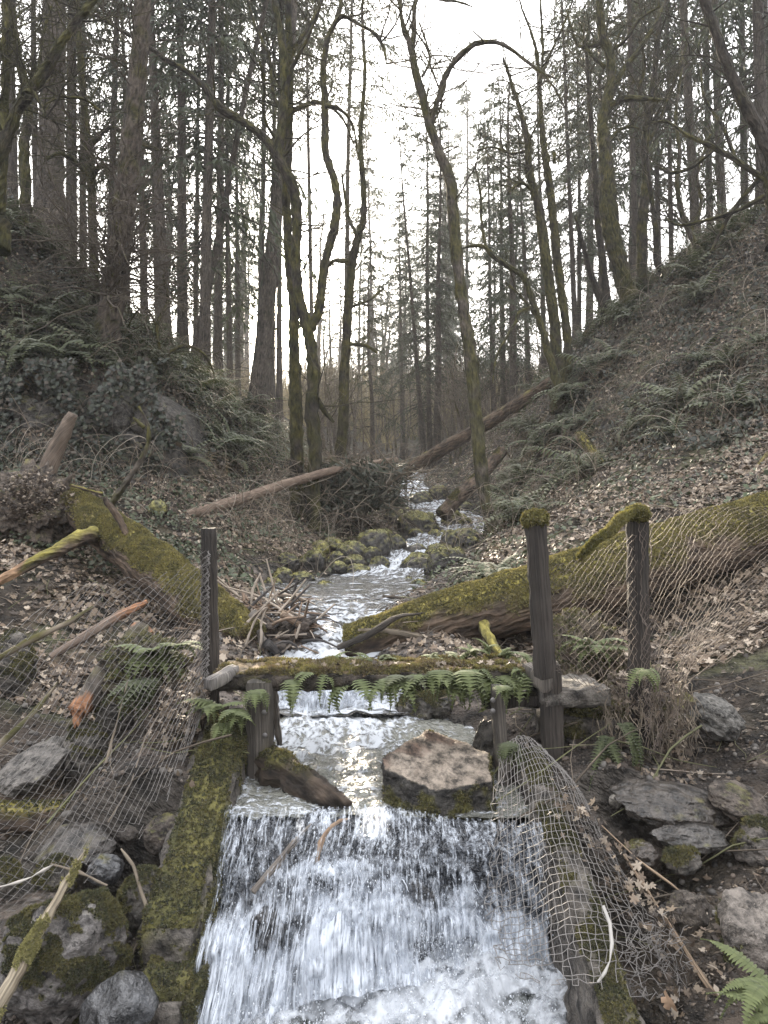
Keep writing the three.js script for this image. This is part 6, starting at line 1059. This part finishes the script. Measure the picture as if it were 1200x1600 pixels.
// lower left
rock('large mossy boulder in the lower left corner below the fence', 108, 1492, 196, 206, { d: 2.4, amount: 0.3, seed: 601, rot: [0.1, 0.2, -0.5], cut: 7, det: 34, fuzzN: 9000, sink: 0, deep: 0.8, tone: [0.13, 0.12, 0.115] });
rock('dark wet grey boulder at the bottom left of the wall', 185, 1578, 116, 112, { d: 2.15, amount: -0.12, wet: 0.75, cut: 12, lump: 0.04, seed: 611, det: 30, fuzzN: 0, sink: 0, tone: [0.11, 0.115, 0.125] });
rock('mossy boulder wedged beside the left wall', 228, 1405, 74, 92, { d: 2.62, amount: 0.34, seed: 621, det: 24, sink: 0.1 });
rock('mossy rounded stone behind the lichen covered stick', 88, 1372, 62, 60, { d: 2.8, amount: 0.4, seed: 631, sink: 0.1 });
rock('smooth blue grey stone behind the big boulder', 166, 1354, 56, 40, { d: 2.8, amount: -0.2, wet: 0.5, seed: 641, tone: [0.14, 0.145, 0.155] });
rock('mossy stone at the left picture edge under the fence', 4, 1370, 50, 46, { d: 2.75, amount: 0.35, seed: 651 });
rock('pale grey slab lying behind the left fence', 55, 1192, 120, 40, { d: 3.55, amount: -0.3, seed: 661, tone: [0.12, 0.11, 0.1], rot: [0, 0.3, 0.45], deep: 1.2, cut: 10 });
rock('dark mossy boulder below the broken log', 132, 1170, 70, 70, { d: 3.6, amount: 0.2, seed: 671 });
rock('mossy rock under the fern mound behind the fence', 180, 1110, 56, 64, { d: 3.75, amount: 0.35, seed: 681 });
rock('grey mossy boulder at the left picture edge behind the fence', 20, 1030, 70, 80, { d: 4.2, amount: 0.3, seed: 691 });
rock('small white stone on the mud behind the left fence', 197, 1265, 26, 9, { d: 3.3, amount: -0.5, seed: 701, tone: [0.45, 0.43, 0.4], fuzzN: 0, name: 'stone', cat: 'stone' });
rock('brown rock shelf in the gully at the left edge', 30, 1440, 130, 44, { d: 2.62, amount: -0.2, wet: 0.5, seed: 711, tone: [0.11, 0.085, 0.068], rot: [0, 0, 0.3], deep: 1.2 });
rock('muddy brown stone on the slope between the fence and the left wall', 262, 1300, 70, 52, { d: 2.95, amount: 0.0, wet: 0.4, seed: 741, tone: [0.08, 0.062, 0.05] });
rock('dark stone bedded beside the left wall halfway down', 282, 1362, 50, 56, { d: 2.75, amount: 0.1, wet: 0.4, seed: 751, tone: [0.08, 0.068, 0.058] });
rock('small dark stone under the forked stick', 205, 1300, 44, 30, { d: 3.05, amount: 0.1, wet: 0.4, seed: 761, tone: [0.09, 0.075, 0.065] });
rock('flat dark slab in the gully below the timber', 120, 1318, 120, 40, { d: 2.95, amount: -0.1, wet: 0.6, seed: 771, tone: [0.08, 0.07, 0.062], rot: [0.2, 0, 0.1] });
rock('wet brown slab at the left picture edge below the pale twig', 40, 1500, 110, 60, { d: 2.4, amount: -0.2, wet: 0.6, seed: 781, tone: [0.09, 0.07, 0.056], rot: [0.1, 0, 0.4] });
// lower right
rock('pale topped boulder with moss at the right picture edge', 1188, 1455, 130, 150, { d: 2.35, cut: 10, amount: 0.2, seed: 801, up: -0.5, tone: [0.15, 0.129, 0.111], det: 30, planes: [[new V3(0, 0.98, 0.2), 0.5]], fuzzN: 2200 });
rock('pale slanting slab on the right bank below the fence', 1116, 1116, 96, 50, { d: 3.6, amount: 0.05, seed: 811, up: -0.4, tone: [0.12, 0.115, 0.105], rot: [0.2, 0.2, -0.55], cut: 10 });
rock('long dark flat rock in the mud of the right bank', 1050, 1258, 190, 54, { d: 2.95, amount: -0.25, wet: 0.5, seed: 821, rot: [0.12, 0, -0.16], cut: 10, deep: 0.55, sink: 0, tone: [0.06, 0.05, 0.042] });
rock('flat brownish rock right of the long dark one', 1155, 1250, 90, 36, { d: 2.9, wet: 0.4, amount: -0.1, seed: 831, tone: [0.09, 0.069, 0.054], rot: [0.3, 0, -0.25] });
rock('grey rock below the long dark one', 1080, 1306, 120, 36, { d: 2.8, sink: 0, deep: 0.5, amount: -0.25, wet: 0.5, seed: 841, tone: [0.072, 0.065, 0.059], rot: [0.25, 0, -0.1] });
rock('mossy flat stone in the middle of the right mud', 1062, 1340, 60, 34, { d: 2.72, amount: 0.22, seed: 851 });
rock('brown rounded rock right of the netting top', 1008, 1335, 66, 40, { d: 2.8, wet: 0.5, amount: 0, seed: 861, tone: [0.072, 0.054, 0.042] });
rock('small pale round stone beside the abutment', 962, 1250, 20, 18, { d: 2.95, amount: -0.5, seed: 871, tone: [0.24, 0.22, 0.19], name: 'stone', cat: 'stone', fuzzN: 0 });
rock('mossy rock at the right picture edge with small green plants', 1190, 1315, 90, 60, { d: 2.75, amount: 0.2, wet: 0.2, seed: 881, tone: [0.114, 0.099, 0.087] });
rock('brown rock half hidden behind the long stick', 1080, 1420, 66, 60, { d: 2.55, amount: 0.0, seed: 891, tone: [0.072, 0.057, 0.045] });
rock('root and earth mound under the second right post', 1010, 1120, 120, 130, { d: 3.65, amount: 0.12, seed: 901, cut: 0, lump: 0.3, rough: 0.2, tone: [0.1, 0.075, 0.055], name: 'earth_mound', cat: 'mound' });
rock('leafy earth mound between the left fence and the left wall', 290, 1150, 110, 130, { d: 3.62, amount: 0.1, seed: 911, cut: 0, lump: 0.3, rough: 0.2, tone: [0.085, 0.062, 0.046], name: 'earth_mound', cat: 'mound' });
rock('mossy fern topped mound behind the left fence', 225, 1040, 120, 80, { d: 3.85, amount: 0.35, seed: 921, cut: 0, lump: 0.25, rough: 0.15, tone: [0.1, 0.08, 0.06], name: 'earth_mound', cat: 'mound' });
rock('mossy mound under the right fence between its posts', 905, 1030, 110, 120, { d: 3.9, amount: 0.3, seed: 931, cut: 0, lump: 0.3, rough: 0.15, tone: [0.11, 0.085, 0.06], name: 'earth_mound', cat: 'mound' });
rock('root and soil heap at the upper end of the left log, under the pale stub', 52, 792, 120, 96, { d: 6.85, amount: 0.06, seed: 941, cut: 0, lump: 0.35, rough: 0.25, tone: [0.085, 0.062, 0.045], name: 'earth_mound', cat: 'mound', deep: 0.7 });
// cliff on the left
{
  const o = thing('cliff_face', 'dark mossy rock outcrop with bulging slabs under the left fern bank', 'cliff', P(150, 720, 10.4));
  const face = patch([
    [P(-160, 545, 11.0), P(0, 560, 10.9), P(90, 572, 10.85), P(180, 590, 10.8), P(255, 618, 11.0), P(310, 650, 11.8)],
    [P(-160, 610, 10.5), P(0, 620, 10.45), P(90, 620, 10.4), P(180, 630, 10.35), P(258, 650, 10.5), P(315, 680, 11.6)],
    [P(-160, 670, 10.3), P(0, 668, 10.3), P(90, 665, 10.2), P(180, 678, 10.15), P(262, 690, 10.3), P(320, 715, 11.4)],
    [P(-160, 740, 9.9), P(0, 735, 9.9), P(90, 740, 9.85), P(180, 755, 9.8), P(270, 770, 10), P(330, 775, 11)]], 90, 60, { move: (p) => { const k = 0.32 * fbm(p.x * 1.3, p.y * 1.6, 3, 4) + 0.06 * fbm(p.x * 6, p.y * 6, 8, 3); p.z += k; }, color: (p) => { const m = ss(0.1, 0.5, fbm(p.x * 1.5, p.y * 1.5, 7, 4)); return mix3(mul3(C.rock(p), 0.6), [0.05, 0.055, 0.025], m * 0.7); }, uvs: [4, 2] });
  put('rock_face', face, M.rock, o);
  [[128, 672, 90, 76], [185, 655, 70, 70], [60, 655, 100, 70], [135, 712, 110, 50], [238, 665, 60, 80], [20, 690, 90, 50]].forEach(([x, y, w, h], i) => { const d = 10.25, g = boulder([w / 2 * d / F, h / 2 * d / F, 0.34], 300 + i, { det: 14, cut: 9, lump: 0.12, rough: 0.06, color: rockC(0.2, 0.35, 0.7) }); const c = P(x, y, d); const m = g.userData.moss; g.translate(c.x, c.y, c.z); g.userData.moss = m; put('rock_slab', g, M.rock, o); });
  const list = []; for (let i = 0; i < 9000; i++) { const x = rr(-40, 290), y = rr(560, 725), k = fbm(x * 0.012, y * 0.008, 60, 3) - ss(150, 280, x) * 0.25 - ss(680, 730, y) * 0.3; if (k < -0.05) continue; const p = P(x, y, 9.85 + rr(-0.1, 0.45)); p.sub(o.position); const m = standing(p, new V3(rr(-0.5, 0.5), rr(0, 0.8), 1).normalize(), rnd() * 6.28, rr(0.05, 0.09), 0.6); list.push(m); }
  scatter('ivy_leaves', o, IVY, M.ivy, list, IVYC);
}
// ---------------------------------------------------------------- small ferns on the beam, walls and mounds; every frond is a part
function littleFern(label, px, py, d, n, len, { green = 'bright', hang = 0.5, spread = 1.2, dir = 0, group, width = 0.28, pairs = 11 } = {}) {
  const o = thing('fern', label, 'fern', P(px, py, d), group);
  for (let i = 0; i < n; i++) { const g = frondGeo(len * rr(0.65, 1.15), { pairs, width: width * rr(0.85, 1.2), rise: rr(0.1, 0.9) - hang, droop: rr(0.9, 2.2), c0: GREENS[green][0], c1: GREENS[green][1], lobe: 0.66, curl: rr(-0.6, 0.6) }); g.rotateY(dir + rr(-spread, spread)); g.translate(rr(-0.03, 0.03), 0, rr(-0.02, 0.02)); part('frond', g, M.frond, o); }
}
{
  const hang = [[455, 1062], [490, 1058], [545, 1068], [575, 1066], [512, 1060], [600, 1070], [622, 1060], [640, 1058], [655, 1064], [672, 1060], [688, 1056], [700, 1062], [716, 1054], [735, 1056], [752, 1054], [770, 1056], [800, 1054], [818, 1058], [560, 1064], [612, 1066], [648, 1062], [664, 1066], [680, 1064], [709, 1060], [726, 1058], [744, 1060]];
  hang.forEach(([x, y], i) => littleFern('licorice fern hanging from the front edge of the mossy beam', x + rr(-9, 9), y - 6 + rr(-7, 8), 3.36 + rr(0, 0.05), x > 600 ? Math.round(rr(2, 6)) : Math.round(rr(1, 3)), rr(0.08, 0.23), { green: rnd() < 0.15 ? 'grey' : 'bright', width: rr(0.22, 0.34), hang: rr(0.3, 1.15), spread: 0.9, group: 'ferns along the front of the beam' }));
  [[508, 1034], [556, 1030], [580, 1032], [606, 1030], [668, 1024], [690, 1030], [718, 1026], [745, 1020], [760, 1014], [786, 1018], [802, 1024], [824, 1030]].forEach(([x, y]) => littleFern('small licorice fern sprouting on the back of the mossy beam', x, y + 4, 3.62, 4, 0.14, { hang: -0.3, spread: 3.1, group: 'ferns along the back of the beam' }));
  littleFern('bushy licorice fern on top of the left wall beside the post', 338, 1102, 3.3, 14, 0.17, { hang: 0.0, spread: 1.7, dir: -0.3 });
  littleFern('licorice fern hanging on the left wall under the gate post top', 372, 1108, 3.25, 10, 0.14, { hang: 0.5, spread: 1.3 });
  littleFern('licorice fern curling beside the left gate post', 400, 1078, 3.28, 7, 0.13, { hang: 0.5, spread: 1.2, dir: 0.3 });
  littleFern('licorice fern trailing down the face of the left wall', 352, 1130, 3.2, 7, 0.12, { hang: 0.8, spread: 1.0 });
  littleFern('fern crown on the mossy mound behind the left fence', 235, 1022, 3.7, 20, 0.24, { hang: 0.1, spread: 2.0, dir: -0.2 });
  littleFern('fern hanging under the mound behind the left fence', 232, 1060, 3.55, 12, 0.24, { hang: 0.85, spread: 0.9, green: 'sword' });
  littleFern('fern at the right of the mound behind the left fence', 275, 1012, 3.7, 9, 0.18, { hang: 0.0, spread: 1.5 });
  littleFern('sword fern fronds hanging on the face of the abutment', 945, 1150, 3.2, 6, 0.3, { hang: 1.0, spread: 0.7, green: 'sword', pairs: 18, width: 0.13 });
  littleFern('single sword fern at the right corner of the abutment', 975, 1130, 3.2, 4, 0.26, { hang: 0.9, spread: 0.6, green: 'sword', pairs: 18, width: 0.13 });
  littleFern('fern behind the right fence on the mossy mound', 925, 1010, 3.7, 12, 0.24, { hang: 0.1, spread: 1.6, green: 'bright' });
  littleFern('fern at the foot of the right gate post top', 785, 1072, 3.2, 7, 0.13, { hang: 0.6, spread: 1.1 });
  littleFern('fern growing low on the right gate post above the netting', 800, 1160, 3.0, 6, 0.14, { hang: 0.7, spread: 1.0, green: 'sword' });
  littleFern('bright fern frond in the lower right corner', 1215, 1545, 1.95, 7, 0.26, { hang: 0.1, spread: 1.2, dir: -1.3, pairs: 24, width: 0.14 });
  littleFern('bright fern frond below the corner fern', 1225, 1595, 1.85, 5, 0.2, { hang: 0.1, spread: 1.0, dir: -1.1, pairs: 22, width: 0.14 });
  littleFern('small fern behind the second right post', 1010, 1045, 3.2, 5, 0.15, { hang: 0.6, spread: 1.2 });
}
{ // dead leaves and dry debris caught on the things in front
  const lv = part('dead_leaf', (() => { const g = lobed(5, 0.24, 37); { const p = g.attributes.position; for (let i = 0; i < p.count; i++) p.setY(i, p.getY(i) + 1.1 * p.getX(i) ** 2 - 0.25 * Math.abs(p.getZ(i))); g.computeVertexNormals(); } const n = g.attributes.position.count; g.setAttribute('uv', new THREE.Float32BufferAttribute(new Array(n * 2).fill(0), 2)); return g; })(), std({ color: new THREE.Color().setRGB(0.34, 0.23, 0.15), roughness: 0.8, side: THREE.DoubleSide }), scene);
  lv.position.copy(P(1046, 1566, 2.1)); lv.scale.setScalar(0.07); lv.rotation.set(1.25, 0.5, 0.9); tag(lv, 'large curled tan maple leaf below the tangled netting end', 'dead leaf');
  const list = []; const drop = (n, f) => { for (let i = 0; i < n; i++) { const p = f(); list.push(standing(p, new V3(rr(-0.5, 0.5), 1, rr(-0.2, 0.8)).normalize(), rnd() * 6.28, rr(0.02, 0.05), 0.8)); } };
  drop(900, () => { const t = rnd(); return P(lerp(300, 250, t) + rr(-45, 30), lerp(1090, 1230, t) + rr(-40, 30), 3.35 + rr(-0.08, 0.2)); });
  drop(170, () => { const t = rnd(); return P(lerp(880, 1060, t) + rr(-24, 24), lerp(1250, 1480, t) + rr(-40, 30), lerp(2.72, 2.35, t) + rr(-0.03, 0.1)); });
  drop(420, () => P(rr(430, 830), rr(1034, 1056), rr(3.4, 3.62)));
  drop(700, () => { const a = rr(0, 6.28), q = Math.sqrt(rnd()); return P(52 + 66 * q * Math.cos(a), 780 + 46 * q * Math.sin(a), 6.85 - 0.36 * Math.sqrt(1 - q * q) - 0.03); });
  drop(500, () => P(rr(950, 1075), rr(1050, 1190), rr(3.3, 3.5)));
  tag(scatter('leaf_debris', scene, LEAF[0], M.leaf, list, LITTER.map((c) => mul3(c, 0.75))), 'small dead leaves caught on the mounds, beam and netting', 'fallen leaves');
  // hanging dead roots under the right fence
  const roots = []; for (let i = 0; i < 170; i++) { const p = P(rr(930, 1090), rr(1060, 1150), rr(3.25, 3.45)), pts = [p.clone()]; for (let k = 0; k < 5; k++) { p.x += rr(-0.02, 0.02); p.y -= rr(0.01, 0.045); p.z += rr(-0.015, 0.02); pts.push(p.clone()); } roots.push(tube(pts, [0.0028, 0.0022, 0.0015], { seg: 3, step: 0.04, color: C.dead })); }
  const ro = part('hanging_roots', merge(roots), M.twig, scene); tag(ro, 'dry roots and stems hanging from the mound under the right fence', 'roots', null, 'stuff');
  // brush heap of the fallen tree top in front of the alders
  const out = []; for (let i = 0; i < 240; i++) { const p = P(rr(470, 640), rr(718, 790), rr(12.4, 14.5)); twig(out, p, new V3(rr(-1, 1), rr(-0.5, 0.5), rr(-1, 1)).normalize(), rr(0.5, 1.6), 0.012, 1, { wig: 0.2, lift: -0.04, kids: 2.5, color: (q) => mul3(C.dead(q), 0.8), knot: 0.22 }); }
  const bh = part('brush_heap', merge(out), M.twig, scene); tag(bh, 'tangle of dead conifer branches lying behind the alder trunks', 'brush heap', null, 'stuff');
  const hl = []; for (let i = 0; i < 2200; i++) { const x = 555 + 75 * (rnd() + rnd() + rnd() - 1.5), y = rr(725, 795); const p = P(x, y, rr(12.4, 14)); hl.push(standing(p, new V3(rr(-1, 1), rr(-1, 1), rr(-1, 1)).normalize(), rnd() * 6, new V3(0.05, 1, rr(0.2, 0.4)), 1)); }
  const hm = scatter('dead_needles', bh, flatGeo([[-0.5, 0, -0.5], [0.5, 0, -0.5], [0, 0, 0.5]], [0, 2, 1]), M.leaf, hl, [[0.06, 0.07, 0.045], [0.09, 0.085, 0.06], [0.05, 0.055, 0.035]]);
}
renderer.render(scene, camera);
